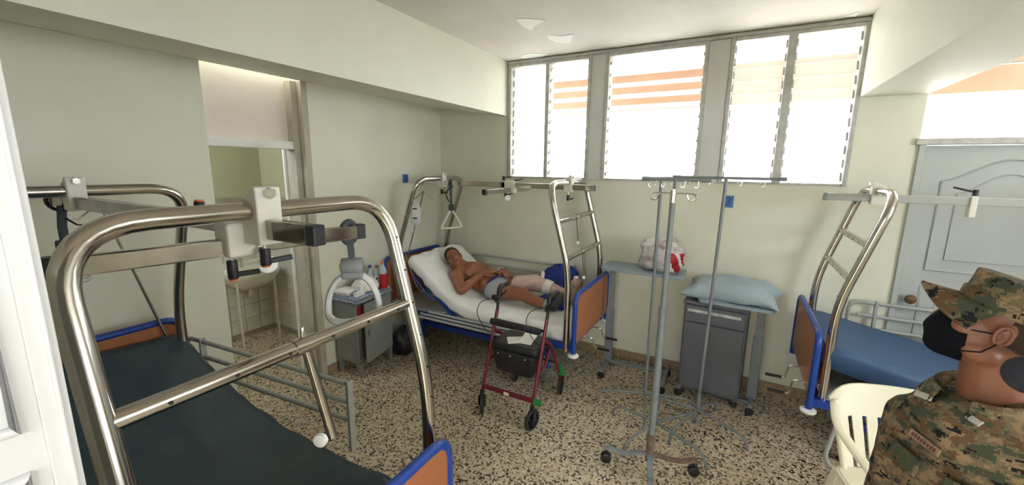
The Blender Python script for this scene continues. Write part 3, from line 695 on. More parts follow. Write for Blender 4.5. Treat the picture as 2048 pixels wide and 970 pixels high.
# ---- bed on the right
b3 = bed('hospital bed with bright blue vinyl mattress standing before the grey door', (2.45, 3.25, 0), 180, 'mattress', M_bluev,
         [(0.30, 0.60), (0.95, 0.60), (1.89, 0.80)], (-1,), [1.39, 1.19], 3, foot_top=0.87, fhw=0.36, wr=0.004, fr=4, railz=0.68, flip=True, th=0.15)
MB().bar((0.3, 0.0, 1.640), (BL+0.0, 0.0, 1.640), 0.030, 0.045).build('overhead_bar', M_rail, b3, smooth=0, bevel=0.004)
MB().box((BL+0.008, 0.0, 1.640), (0.02, 0.034, 0.05)).build('bar_cap', M_hub, b3, smooth=0, bevel=0.003)
clamp(b3, (BL-0.25, 0.0, 1.68), lever=False)
cc = MB().bx(1.275, 1.305, -0.025, 0.025, 1.55, 1.67).build('clamp', M_clamp, b3, smooth=0, bevel=0.006)
lv = MB(); lv.cyl((1.285, 0, 1.67), (1.285, 0, 1.705), 0.012, 10); lv.bar((1.285, 0, 1.69), (1.375, -0.01, 1.715), 0.010, 0.011); lv.build('lever', M_black, cc)
MB().tube(fillet([(1.62, 0.30, 0.45), (1.80, 0.44, 0.40), (1.86, 0.50, 0.12), (1.70, 0.52, 0.06), (1.40, 0.50, 0.10)], 0.08), 0.012, 10).build('side_rail', M_rail, b3)

# ================================================================== things hanging from the bed frames
def ring_loop(c, rx, rz, r, rot, n=28, a0=0, a1=360):
    pts = [V((rx*math.cos(R(a0+(a1-a0)*i/n)), 0, rz*math.sin(R(a0+(a1-a0)*i/n)))) for i in range(n+1 if a1-a0 < 360 else n)]
    return [rot @ p+V(c) for p in pts]
# big trapeze at the end of the foreground cross bar
px, py = -2.80+BL-0.32+0.062, 0.65+0.262
t = thing('trapeze_handle', 'pale grey looped trapeze handle hanging from a dark strap on the nearest bed', 'handle', (px, py, 1.352), 0, 'trapeze handles')
rot = rotm(0, 0, 42)
MB().tube(ring_loop((0, 0, 0.230), 0.026, 0.034, 0.004, rotm(0, 0, 90), 20), 0.011, 8, closed=True, flat=1.0).build('bar_sleeve', M_strap, t)
mb = MB(); mb.tube([rot @ V((0, 0, 0.217)), rot @ V((0.003, 0, 0.17)), rot @ V((0.004, 0, 0.135))], 0.014, 8, flat=0.35); mb.build('strap', M_strap, t)
MB().lathe([(0.0, -0.034), (0.026, -0.034), (0.029, -0.030), (0.029, 0.030), (0.026, 0.034), (0, 0.034)], rot @ V((0.004, 0, 0.115)), rotm(0, 90, 42), 20).build('hub', M_hub, t)
hb = MB().bx(-0.030, 0.038, -0.022, 0.022, 0.075, 0.115)
hb.v = [rot @ p for p in hb.v]; hb.build('hub_block', M_hub, t, smooth=0, bevel=0.006)
MB().cyl(rot @ V((-0.031, 0, 0.115)), rot @ V((-0.036, 0, 0.115)), 0.011, 14).build('hub_button', mat('amber_plastic', (0.70, 0.36, 0.08), 0.4), t)
lp = [V((-0.088, 0, -0.105)), V((-0.088, 0, -0.06)), V((-0.080, 0, -0.02)), V((-0.055, 0, 0.03)), V((-0.015, 0, 0.056)), V((0.025, 0, 0.054)), V((0.062, 0, 0.025)), V((0.084, 0, -0.025)), V((0.09, 0, -0.06)), V((0.09, 0, -0.105)), V((0.06, 0, -0.13)), V((-0.06, 0, -0.13))]
lp = [V((p.x*0.92, 0, p.z*0.92+0.040)) for p in lp]
lp = fillet(lp, 0.02, 3, closed=True)
MB().tube([rot @ p for p in lp], 0.018, 10, closed=True, flat=0.6).build('grip_loop', M_loop, t)
# trapeze by the head of the foreground bed, half hidden behind the open door
t = thing('trapeze_handle', 'dark strap trapeze at the head of the nearest bed beside the white door', 'handle', (-2.58, 0.595, 1.36), 0, 'trapeze handles')
MB().tube(ring_loop((0, 0.03, 0.275), 0.045, 0.045, 0.004, rotm(0, 0, 60), 20), 0.007, 8, closed=True, flat=1.2).build('bar_sleeve', M_black, t)
MB().tube([(0, 0.03, 0.25), (0.0, 0.02, 0.16), (0.0, 0.02, 0.09)], 0.016, 8, flat=0.5).build('strap', M_strap, t)
MB().tube([(0, 0.03, 0.20), (0.03, 0.06, 0.165), (0.05, 0.09, 0.163)], 0.007, 8, flat=0.5).build('strap_tail', M_black, t)
MB().bx(-0.02, 0.02, -0.01, 0.05, 0.03, 0.10).build('hub_block', M_strap, t, smooth=0, bevel=0.008)
MB().tube(fillet([(0, 0.02, 0.05), (0.03, 0.075, 0.0), (0.03, 0.075, -0.09), (-0.03, -0.06, -0.09), (-0.03, -0.06, 0.0)], 0.03, 4, closed=True), 0.010, 10, closed=True).build('grip_loop', M_loop, t)
# triangular trapeze over the patient
t = thing('trapeze_handle', 'cream triangular trapeze handle hanging above the patient', 'handle', (-2.44, 3.23, 1.20), 0, 'trapeze handles')
MB().tube(ring_loop((0, 0, 0.435), 0.030, 0.036, 0.004, rotm(0, 0, 90), 18), 0.010, 8, closed=True).build('bar_sleeve', M_strap, t)
MB().tube([(0, 0, 0.41), (0.0, -0.005, 0.33), (0.0, 0, 0.22)], 0.018, 8, flat=0.4).build('strap', M_strap, t)
MB().tube([(0, -0.02, 0.40), (-0.01, -0.07, 0.33), (0.0, -0.035, 0.26)], 0.009, 8, flat=0.5).build('strap_tail', M_black, t)
MB().bx(-0.02, 0.02, -0.024, 0.024, 0.17, 0.235).build('hub_block', M_strap, t, smooth=0, bevel=0.008)
MB().tube(fillet([(0, 0, 0.195), (0.05, 0.11, 0.0), (-0.05, -0.11, 0.0)], 0.03, 5, closed=True), 0.011, 10, closed=True).build('grip_loop', M_clamp, t)
# IV bag
ip = V((-2.93, 3.23, 0))+tip2+V((-0.089, -0.016, -0.080))
t = thing('iv_bag', 'clear intravenous fluid bag with blue printed label on the bed rod', 'medical bag', (ip.x, ip.y, ip.z-0.235), 12)
rings = []
for z, rx, ry in ((0.0, 0.012, 0.006), (0.008, 0.032, 0.014), (0.03, 0.045, 0.024), (0.08, 0.049, 0.028), (0.15, 0.049, 0.024), (0.19, 0.044, 0.014), (0.205, 0.03, 0.006), (0.212, 0.012, 0.004)):
    rings.append([V((rx*math.cos(2*PI*j/20), ry*math.sin(2*PI*j/20), z)) for j in range(20)])
bb = MB().loft(rings).build('fluid_bag', M_fluid, t, smooth=60)
MB().tube([(0, 0, 0.208), (0.005, 0, 0.225), (0, 0, 0.236)], 0.003, 8).build('hang_tab', M_white, t)
MB().bx(-0.012, 0.034, -0.0305, -0.0285, 0.06, 0.165).build('label', M_white, t, smooth=0)
for z in (0.152, 0.066): MB().bx(-0.012, 0.034, -0.0315, -0.030, z-0.006, z+0.008).build('label_band', mat('blue_ink', (0.03, 0.035, 0.16), 0.6), t, smooth=0)
for q in range(4): MB().bx(-0.006, 0.026-0.006*(q % 2), -0.0312, -0.030, 0.085+q*0.014, 0.088+q*0.014).build('label_line', mat('pale_blue_ink', (0.40, 0.40, 0.62), 0.6), t, smooth=0)
MB().cyl((0, 0, -0.022), (0, 0, 0.002), 0.006, 10).build('port', M_white, t)
lt = MB().tube(fillet([(ip.x, ip.y, ip.z-0.255), (-2.66, 2.86, 1.12), (-2.68, 2.815, 1.02), (-2.64, 2.81, 0.92), (-2.5, 2.79, 0.66), (-2.3, 2.85, 0.62), (-2.20, 2.98, 0.70), (-2.08, 3.04, 0.77)], 0.08), 0.0017, 6).build('iv_line', mat('clear_tubing', (0.75, 0.74, 0.68), 0.3, alpha=0.85), smooth=60)
tag(lt, 'thin clear drip tube running from the fluid bag down to the patient', 'tube')

# ================================================================== drip stands
def arc_leg(c, tip, hz, r=0.0095):
    c = V(c); tip = V((tip[0], tip[1], 0)); d = tip-V((c.x, c.y, 0)); u = d.normalized()
    return [V((c.x, c.y, hz)), tip-u*0.06+V((0, 0, hz)), tip-u*0.012+V((0, 0, hz*0.55)), tip+V((0, 0, 0.0))]
def rod_stand(label, c, tips, ztop, bar_dir, bar_l, tilt=(0, 0)):
    t = thing('drip_stand', label, 'drip stand', (c[0], c[1], 0), 0, 'grey drip stands')
    loc = V((c[0], c[1], 0)); hz = 0.085
    MB().tube([(0, 0, hz-0.02), (tilt[0], tilt[1], ztop)], 0.011, 12).build('pole', M_greyp, t)
    MB().tube([(0, 0, hz-0.02), (tilt[0]*0.12, tilt[1]*0.12, ztop*0.12)], 0.0135, 12).build('socket', M_greyp, t)
    for tp in tips: MB().tube(fillet([p-loc for p in arc_leg(c, tp, hz)], 0.05, 5), 0.0095, 10).build('leg', M_greyp, t)
    d = V((math.cos(R(bar_dir)), math.sin(R(bar_dir)), 0)); top = V((tilt[0], tilt[1], ztop))
    bo = MB().tube([top-d*bar_l/2, top+d*bar_l/2], 0.009, 10).build('top_bar', M_greyp, t)
    MB().tube([top-d*bar_l/2, top-d*(bar_l/2-0.05)], 0.0125, 10).build('bar_sleeve', M_greyp, bo); MB().tube([top+d*bar_l/2, top+d*(bar_l/2-0.05)], 0.0125, 10).build('bar_sleeve', M_greyp, bo)
    for s in (-0.33, -0.14, 0.14, 0.33):
        h = top+d*bar_l*s
        pts = [h, h+V((0, 0, -0.035))]+[h+d*(0.012*(math.cos(R(a))-1))*1.0+V((0, 0, -0.035+0.013*math.sin(R(a)))) for a in range(0, -211, -30)]
        MB().tube(pts, 0.0022, 6).build('hook', M_chrome, t)
    return t
rod_stand('thin grey drip stand nearest the overbed table with carrier bag', (-0.475, 3.06), [(-0.824, 2.935), (-0.12, 3.15), (-0.42, 2.76), (-0.53, 3.38)], 1.735, 62, 0.38)
rod_stand('thin grey drip stand standing directly behind the thick rusty-footed one', (-0.34, 2.72), [(-0.654, 2.80), (-0.10, 2.99), (-0.481, 2.37), (-0.001, 2.52)], 1.735, 3, 0.40)
rod_stand('thin grey drip stand in front of the dark cabinet with pillow', (-0.10, 3.03), [(-0.425, 3.06), (0.223, 2.83), (0.023, 3.24), (-0.235, 2.66)], 1.745, -4, 0.66, tilt=(0.03, 0.0))
t = thing('drip_stand', 'thick grey drip stand with looped hooks and rusty wheeled foot', 'drip stand', (-0.31, 2.34, 0), 0, 'grey drip stands')
MB().tube([(0, 0, 0.10), (0.005, 0.005, 1.02)], 0.0185, 14).build('outer_tube', M_greyp, t)
MB().tube([(0.005, 0.005, 1.0), (0.01, 0.01, 1.66)], 0.0135, 14).build('inner_tube', M_greyp, t)
MB().tube([(0.005, 0.005, 0.99), (0.005, 0.005, 1.03)], 0.021, 14).build('collar', M_greyp, t)
MB().tube([(0.01, 0.01, 1.62), (0.01, 0.01, 1.692)], 0.0155, 14).build('head_socket', M_chrome, t)
MB().tube([(0.0, 0, 0.06), (0, 0, 0.24)], 0.0235, 14).build('foot_socket', M_rust, t)
for s in (-1, 1):
    pts = [V((0.01, 0.01, 1.672)), V((0.01+s*0.085, 0.01, 1.672))]+[V((0.01+s*(0.095+0.024*math.sin(R(a))), 0.01-0.004*a/270, 1.653+0.019*math.cos(R(a)))) for a in range(20, 230, 25)]+[V((0.01+s*0.068, 0.0, 1.666))]
    MB().tube(fillet(pts, 0.01, 2), 0.0042, 8).build('hook', M_chrome, t)
for ang in (195, 18, 282):
    d = V((math.cos(R(ang)), math.sin(R(ang)), 0)); sd = V((-d.y, d.x, 0))
    lg = MB().loft([[d*a+sd*w_+V((0, 0, z+h)) for w_, h in ((-0.017, -0.008), (0.017, -0.008), (0.017, 0.008), (-0.017, 0.008))] for a, z in ((0.0, 0.11), (0.05, 0.105), (0.12, 0.085), (0.19, 0.085), (0.235, 0.10), (0.27, 0.10))])
    o = lg.build('foot', M_rust if ang == 18 else M_greyp, t, smooth=0, bevel=0.003)
    p = d*0.255
    MB().tube([p+V((0, 0, 0.10)), p+V((0, 0, 0.066))], 0.008, 8).build('caster_stem', M_black, o)
    wh = MB()
    for s in (-0.013, 0.013): wh.lathe([(0, -0.008), (0.026, -0.008), (0.032, -0.004), (0.032, 0.004), (0.026, 0.008), (0, 0.008)], p+V((0, 0, 0.034))+sd*s, rotm(90, 0, ang), 16)
    wh.build('caster_wheel', M_black, o)

# ================================================================== overbed tables
def rrect(x0, x1, y0, y1, r, n=5): return [(p.x, p.y) for p in fillet([V((x0, y0, 0)), V((x1, y0, 0)), V((x1, y1, 0)), V((x0, y1, 0))], r, n, closed=True)]
def overbed(label, loc, rz, zt, x1, y0, y1):
    t = thing('overbed_table', label, 'table', loc, rz, 'overbed tables')
    MB().prism(rrect(-0.08, x1, y0, y1, 0.05), 0.022, Matrix.Translation((0, 0, zt-0.022))).build('table_top', M_tabl, t, smooth=30, bevel=0.003)
    MB().bx(-0.03, x1*0.55, -0.02, 0.02, zt-0.045, zt-0.022).build('top_support', M_greyp, t, smooth=0)
    MB().bar((0, 0, 0.08), (0, 0, 0.58), 0.036, 0.066, (1, 0, 0)).build('outer_column', M_greyp, t, smooth=0, bevel=0.004)
    MB().bar((0, 0, 0.55), (0, 0, zt-0.03), 0.026, 0.052, (1, 0, 0)).build('inner_column', M_greyp, t, smooth=0, bevel=0.003)
    MB().bar((-0.01, 0, 0.045 if rz else 0.085), (0.52, 0, 0.045 if rz else 0.085), 0.03, 0.03).build('base_bar', M_greyp, t, smooth=0, bevel=0.004)
    for xx in (0.0, 0.50):
        f_ = MB().bar((xx, -0.22, 0.08), (xx, 0.14, 0.08), 0.035, 0.03).build('base_foot', M_greyp, t, smooth=0, bevel=0.006)
        for yy in (-0.20, 0.12):
            c = MB().lathe([(0, -0.012), (0.024, -0.012), (0.03, -0.006), (0.03, 0.006), (0.024, 0.012), (0, 0.012)], (xx, yy, 0.03), rotm(90, 0, 20), 16); c.cyl((xx, yy, 0.05), (xx, yy, 0.07), 0.009, 8)
            c.build('caster', M_black, f_)
    return t
overbed('grey overbed table under the window carrying a plastic carrier bag', (-0.885, 3.47, 0), 0, 0.965, 0.58, -0.12, 0.20)
ob2 = overbed('grey overbed table column standing against the right side of the dark cabinet', (0.245, 3.40, 0), 176, 0.835, 0.42, -0.20, 0.16)
# carrier bag on the table
def lump(c, r, amp, fr, seed, n=36, mm=22, flat=0.0, squash=None):
    me = MB().ell((0, 0, 0), r, n=n, mm=mm).mesh('lump')
    for v in me.vertices:
        p = v.co.copy(); k = 1+noise.fractal(p*fr+V((seed*5.1, seed, seed*2.2)), 0.8, 2.1, 4)*amp
        v.co = p*k
        if v.co.z < -r[2]*(1-flat): v.co.z = -r[2]*(1-flat)
    zmin = min(v.co.z for v in me.vertices)
    for v in me.vertices: v.co += V(c)+V((0, 0, -zmin))
    return me
t = thing('carrier_bag', 'white translucent plastic carrier bag with red print on the overbed table', 'bag', (-0.50, 3.50, 0.966))
link('bag_body', lump((0, 0, 0), (0.18, 0.11, 0.15), 0.34, 9, 3, flat=0.25), M_bag, t, smooth=70)
hd = lump((0, 0, 0), (0.13, 0.07, 0.05), 0.5, 14, 8)
for v in hd.vertices: v.co += V((-0.01, 0, 0.17))
link('bag_handles', hd, M_bag, t, smooth=70)
# ================================================================== dark cabinet with the pillow
t = thing('bedside_cabinet', 'dark grey metal bedside cabinet with the striped pillow on top', 'cabinet', (-0.045, 3.49, 0), -5, 'bedside cabinets')
wd, dp, z0, z1 = 0.218, 0.175, 0.07, 0.80
c = MB(); c.bx(-wd, wd, -dp+0.022, dp, z0, z1-0.02); c.build('body', M_greyd, t, smooth=0, bevel=0.004)
MB().bx(-wd-0.006, wd+0.006, -dp-0.006, dp+0.004, z1-0.025, z1).build('top', M_greyd, t, smooth=0, bevel=0.005)
dr = MB().bx(-wd+0.012, wd-0.012, -dp, -dp+0.02, 0.635, 0.765).build('drawer', M_greyd, t, smooth=0, bevel=0.004)
MB().bx(-wd+0.03, wd-0.04, -dp-0.008, -dp-0.001, 0.715, 0.738).build('drawer_pull', mat('worn_metal_lip', (0.55, 0.56, 0.58), 0.45, var=0.4, vs=30), dr, smooth=0, bevel=0.002)
do = MB().bx(-wd+0.012, wd-0.012, -dp, -dp+0.02, z0+0.015, 0.625).build('door', M_greyd, t, smooth=0, bevel=0.004)
MB().bx(wd-0.035, wd-0.028, -dp-0.012, -dp-0.001, 0.32, 0.37).build('door_handle', M_greyd, do, smooth=0, bevel=0.002)
for sx in (-1, 1):
    for sy in (-1, 1):
        f_ = MB().cyl((sx*(wd-0.03), sy*(dp-0.04), z0), (sx*(wd-0.03), sy*(dp-0.04), 0.045), 0.01, 10)
        o = f_.build('caster_stem', M_greyd, t)
        MB().lathe([(0, -0.01), (0.02, -0.01), (0.025, -0.004), (0.025, 0.004), (0.02, 0.01), (0, 0.01)], (sx*(wd-0.03), sy*(dp-0.04), 0.025), rotm(90, 0, 15), 14).build('caster_wheel', M_rubber, o)
def cushion(w_, d_, h_, n=34):
    mb = MB(); vs = []; fs = []
    for side in (1, -1):
        for i in range(n+1):
            for j in range(n+1):
                u = -1+2*i/n; v = -1+2*j/n
                pinch = 1-0.10*(1-abs(u)**2)*(abs(v)**4)-0.0
                pin2 = 1-0.10*(1-abs(v)**2)*(abs(u)**4)
                z = side*h_*max(0, (1-abs(u)**2.6))**0.55*max(0, (1-abs(v)**2.6))**0.55
                vs.append((u*w_*pin2, v*d_*pinch, z))
    m1 = (n+1)*(n+1)
    for s in (0, m1):
        for i in range(n):
            for j in range(n): fs.append((s+i*(n+1)+j, s+(i+1)*(n+1)+j, s+(i+1)*(n+1)+j+1, s+i*(n+1)+j+1))
    mb.add(vs, fs); me = mb.mesh('pillow')
    bm = bmesh.new(); bm.from_mesh(me); bmesh.ops.remove_doubles(bm, verts=bm.verts, dist=0.0005); bmesh.ops.recalc_face_normals(bm, faces=bm.faces); bm.to_mesh(me); bm.free()
    return me
pm = cushion(0.325, 0.205, 0.085)
wrinkle(pm, 0.020, 6, 4)
for v in pm.vertices:
    f_ = max(0.0, v.co.x-0.12); v.co.z -= f_*f_*1.5
    if v.co.z < -0.045 and v.co.x < 0.2: v.co.z = -0.045+(v.co.z+0.045)*0.1
pl = link('pillow', pm, M_pillow, None, smooth=80); pl.location = (0.035, 3.47, 0.892); pl.rotation_euler = (R(4), R(-4), R(-7))
tag(pl, 'pale blue striped pillow lying on the dark grey cabinet', 'pillow')
# ================================================================== grey locker at the left wall
t = thing('bedside_cabinet', 'grey metal bedside cabinet on legs by the left wall, cluttered with bottles', 'cabinet', (-2.815, 2.425, 0), 3, 'bedside cabinets')
wx, wy = 0.135, 0.20
MB().bx(-wx, wx-0.02, -wy, wy, 0.13, 0.68).build('body', M_greyc, t, smooth=0, bevel=0.004)
MB().bx(-wx-0.008, wx+0.006, -wy-0.008, wy+0.008, 0.68, 0.70).build('top', M_greyc, t, smooth=0, bevel=0.004)
do = MB().bx(0, 0.018, -0.375, 0, 0.145, 0.665).build('door', M_greyc, t, smooth=0, bevel=0.003); do.location = (wx-0.012, wy-0.006, 0); do.rotation_euler = (0, 0, R(9))
MB().bx(0.018, 0.028, -0.36, -0.345, 0.38, 0.44).build('door_handle', M_chrome, do, smooth=0, bevel=0.002)
MB().bx(wx-0.019, wx-0.012, -wy+0.02, wy-0.03, 0.16, 0.64).build('cabinet_gap_shade', mat('gap_shade', (0.13, 0.12, 0.115), 0.9), t, smooth=0)  # dark panel painted as the shade inside the ajar door
MB().bx(wx-0.014, wx-0.002, -wy+0.012, -wy+0.05, 0.55, 0.63).build('red_packet', M_capr, t, smooth=0, bevel=0.003)
for sx in (-1, 1):
    for sy in (-1, 1):
        cx_, cy_ = sx*(wx-0.022), sy*(wy-0.022)
        MB().loft([[V((cx_+a*s_, cy_+b*s_, z)) for a, b in ((-1, -1), (1, -1), (1, 1), (-1, 1))] for z, s_ in ((0.0, 0.012), (0.13, 0.021))]).build('leg', M_greyc, t, smooth=0, bevel=0.002)
lk = V((-2.815, 2.425, 0.70))
g_ = []
for i in range(17):
    for j in range(13):
        u = -1+2*i/16; v = -1+2*j/12; x = u*0.152; y = v*0.222
        z = 0.004+0.004*noise.noise(V((u*3, v*3, 0)))
        if v < -0.9 or u > 0.86: z -= 0.035+0.015*noise.noise(V((u*4, v*4, 2)))
        g_.append(V((x, y, z)))
fs = [(i*13+j, (i+1)*13+j, (i+1)*13+j+1, i*13+j+1) for i in range(16) for j in range(12)]
cl = MB().add(g_, fs).build('cabinet_cloth', M_clothbw, None, smooth=60, loc=lk+V((0, 0, 0.004))); cl.rotation_euler = (0, 0, R(3))
so = cl.modifiers.new('thickness', 'SOLIDIFY'); so.thickness = 0.003; so.offset = 1
tag(cl, 'blue and white patterned cloth covering the top of the left wall cabinet', 'cloth')
def bottle(label, loc, h, r, body, capm, fill=None):
    t = thing('drink_bottle', label, 'bottle', loc, 0, 'bottles on the left wall cabinet')
    k = h/0.22
    MB().lathe([(0.0, 0.0), (r*0.9, 0.0), (r, 0.008), (r, 0.05*k), (r*0.94, 0.06*k), (r, 0.07*k), (r, 0.14*k), (r*0.8, 0.165*k), (r*0.42, 0.19*k), (0.011, 0.196*k), (0.011, 0.205*k), (0, 0.205*k)], n=18).build('bottle_body', body, t)
    MB().lathe([(0.0, 0.203*k), (0.0145, 0.203*k), (0.0145, 0.222*k), (0.012, 0.226*k), (0, 0.226*k)], n=14).build('cap', capm, t)
    if fill: MB().lathe([(0.0, 0.004), (r*1.015, 0.006), (r*1.015, 0.125*k), (0, 0.125*k)], n=18).build('drink', fill, t)
    else:
        MB().lathe([(r*1.01, 0.075*k), (r*1.012, 0.076*k), (r*1.012, 0.125*k), (r*1.01, 0.126*k)], n=18).build('label', M_white, t)
        MB().ell((r*0.75, -r*0.75, 0.10*k), (0.011, 0.011, 0.013), n=10, mm=6).build('label_mark', mat('blue_label_ink', (0.06, 0.07, 0.2), 0.5), t)
    return t
zt = 0.712
bottle('small clear water bottle with blue cap nearest the left wall', (-2.89, 2.50, zt), 0.185, 0.028, M_pet, M_capb)
bottle('clear water bottle with blue cap standing second from the wall', (-2.845, 2.545, zt), 0.195, 0.030, M_pet, M_capb)
bottle('clear water bottle with red cap between blue capped and red drink', (-2.775, 2.56, zt), 0.20, 0.028, M_pet, M_capr)
bottle('bottle of red drink with orange cap at the cabinet edge', (-2.705, 2.565, zt), 0.245, 0.034, M_pet, M_orange, M_petred)
fc = thing('food_container', 'white foam takeaway box on the left wall cabinet', 'food box', (-2.855, 2.285, zt), 8)
MB().loft([[V((a*w_, b*d_, z)) for a, b in ((-1, -1), (1, -1), (1, 1), (-1, 1))] for z, w_, d_ in ((0, 0.06, 0.055), (0.028, 0.072, 0.066))]).build('tray', M_white, fc, smooth=0, bevel=0.004)
MB().loft([[V((a*w_, b*d_, z)) for a, b in ((-1, -1), (1, -1), (1, 1), (-1, 1))] for z, w_, d_ in ((0.028, 0.073, 0.067), (0.033, 0.073, 0.067), (0.05, 0.062, 0.056))]).build('lid', M_white, fc, smooth=0, bevel=0.004)
bx_ = MB().box((0, 0, 0.017), (0.035, 0.095, 0.034)).build('medicine_box', M_white, None, smooth=0, bevel=0.002, loc=(-2.722, 2.305, zt)); tag(bx_, 'small white cardboard medicine box at the cabinet front edge', 'box')
wb_ = link('carrier_bag', lump((0, 0, 0), (0.085, 0.115, 0.075), 0.4, 14, 12, flat=0.3), M_white, None, smooth=70); wb_.location = (-2.775, 2.43, zt)
tag(wb_, 'crumpled white plastic bag between bottles and foam box', 'bag')
# dark bag on the floor by the locker
db = link('duffel_bag', lump((0, 0, 0), (0.12, 0.13, 0.15), 0.25, 7, 21, flat=0.25), M_bvinyl, None, smooth=70); db.location = (-2.72, 2.80, 0)
tag(db, 'dark bag slumped on the floor between left cabinet and patient bed', 'bag')
# ================================================================== wall signs
def sign(label, loc, rz, w_, h_, txt):
    t = thing('bed_number_sign', label, 'sign', loc, rz, 'blue bed number signs')
    MB().bx(-w_/2, w_/2, -0.006, 0, -h_/2, h_/2).build('plate', M_tag, t, smooth=0, bevel=0.002)
    cu = bpy.data.curves.new('numeral', 'FONT'); cu.body = txt; cu.size = h_*0.95; cu.align_x = 'CENTER'; cu.align_y = 'CENTER'; cu.extrude = 0.0006
    to = bpy.data.objects.new('numeral', cu); S.collection.objects.link(to); dg = bpy.context.evaluated_depsgraph_get()
    me = bpy.data.meshes.new_from_object(to.evaluated_get(dg)); bpy.data.objects.remove(to)
    o = link('numeral', me, M_tagd, t, smooth=0); o.rotation_euler = (R(90), 0, 0); o.location = (0, -0.007, 0)
    return t
sign('small blue numbered sign on the left wall above the patient bed', (XL+0.001, 3.176, 1.671), 90, 0.075, 0.085, '2')
sign('small blue numbered sign on the window wall behind drip stand', (-0.055, YF-0.001, 1.545), 0, 0.075, 0.095, '3')
# ================================================================== washbasin
t = thing('washbasin', 'stained white washbasin on two pipe legs in the bathroom', 'sink', (-4.395, 2.235, 0))
zr = 0.765
out = fillet([V((0, -0.235, 0)), V((0.36, -0.235, 0)), V((0.36, 0.235, 0)), V((0, 0.235, 0))], 0.07, 5, closed=True)
def sc(r, k, dz, cx_=0.18): return [V((cx_+(p.x-cx_)*k, p.y*k, zr+dz)) for p in r]
MB().loft([sc(out, 0.45, -0.19, 0.15), sc(out, 0.8, -0.12, 0.16), sc(out, 0.97, -0.055), sc(out, 1.0, -0.045), sc(out, 1.0, 0.0), sc(out, 0.97, 0.008), sc(out, 0.86, 0.004, 0.195), sc(out, 0.74, -0.05, 0.195), sc(out, 0.45, -0.11, 0.195)]).build('basin', M_porc, t, smooth=60)
MB().bx(0, 0.03, -0.23, 0.23, zr, zr+0.05).build('backsplash', M_porc, t, smooth=0, bevel=0.01)
for yy in (-0.19, 0.17): MB().cyl((0.32, yy, 0), (0.31, yy, zr-0.05), 0.011, 10).build('pipe_leg', M_pipe, t)
MB().tube(fillet([(0.17, 0, zr-0.18), (0.17, 0, 0.50), (0.10, 0.02, 0.46), (0.06, 0.02, 0.54), (0.0, 0.02, 0.54)], 0.03), 0.018, 10).build('drain_trap', M_pipe, t)
MB().cyl((0.06, 0.0, zr), (0.06, 0, zr+0.10), 0.012, 10).build('tap', M_chrome, t)

# ================================================================== rollator
t = thing('rollator', 'maroon rollator walker with black seat and pouch beside the patient bed', 'walker', (-1.30, 2.55, 0))
WX = 0.205
def wheel(par, c, r, w_, yaw=0):
    rot = rotm(0, 90, 0); rz = rotm(0, 0, yaw)
    q = rz @ rot
    tire = MB().lathe([(r*0.78, -w_), (r*0.93, -w_), (r, -w_*0.6), (r, w_*0.6), (r*0.93, w_), (r*0.78, w_), (r*0.78, -w_)], c, q, 24).build('tyre', M_rubber, par)
    sp = MB()
    for k in range(6):
        a = k*PI/3; d = q @ V((math.cos(a), math.sin(a), 0)); sp.bar(V(c), V(c)+d*r*0.8, 0.012, w_*1.2, q @ V((0, 0, 1)))
    sp.lathe([(0, -w_*1.1), (r*0.22, -w_*1.1), (r*0.22, w_*1.1), (0, w_*1.1)], c, q, 14)
    sp.build('spokes', M_black, tire, smooth=30)
    return tire
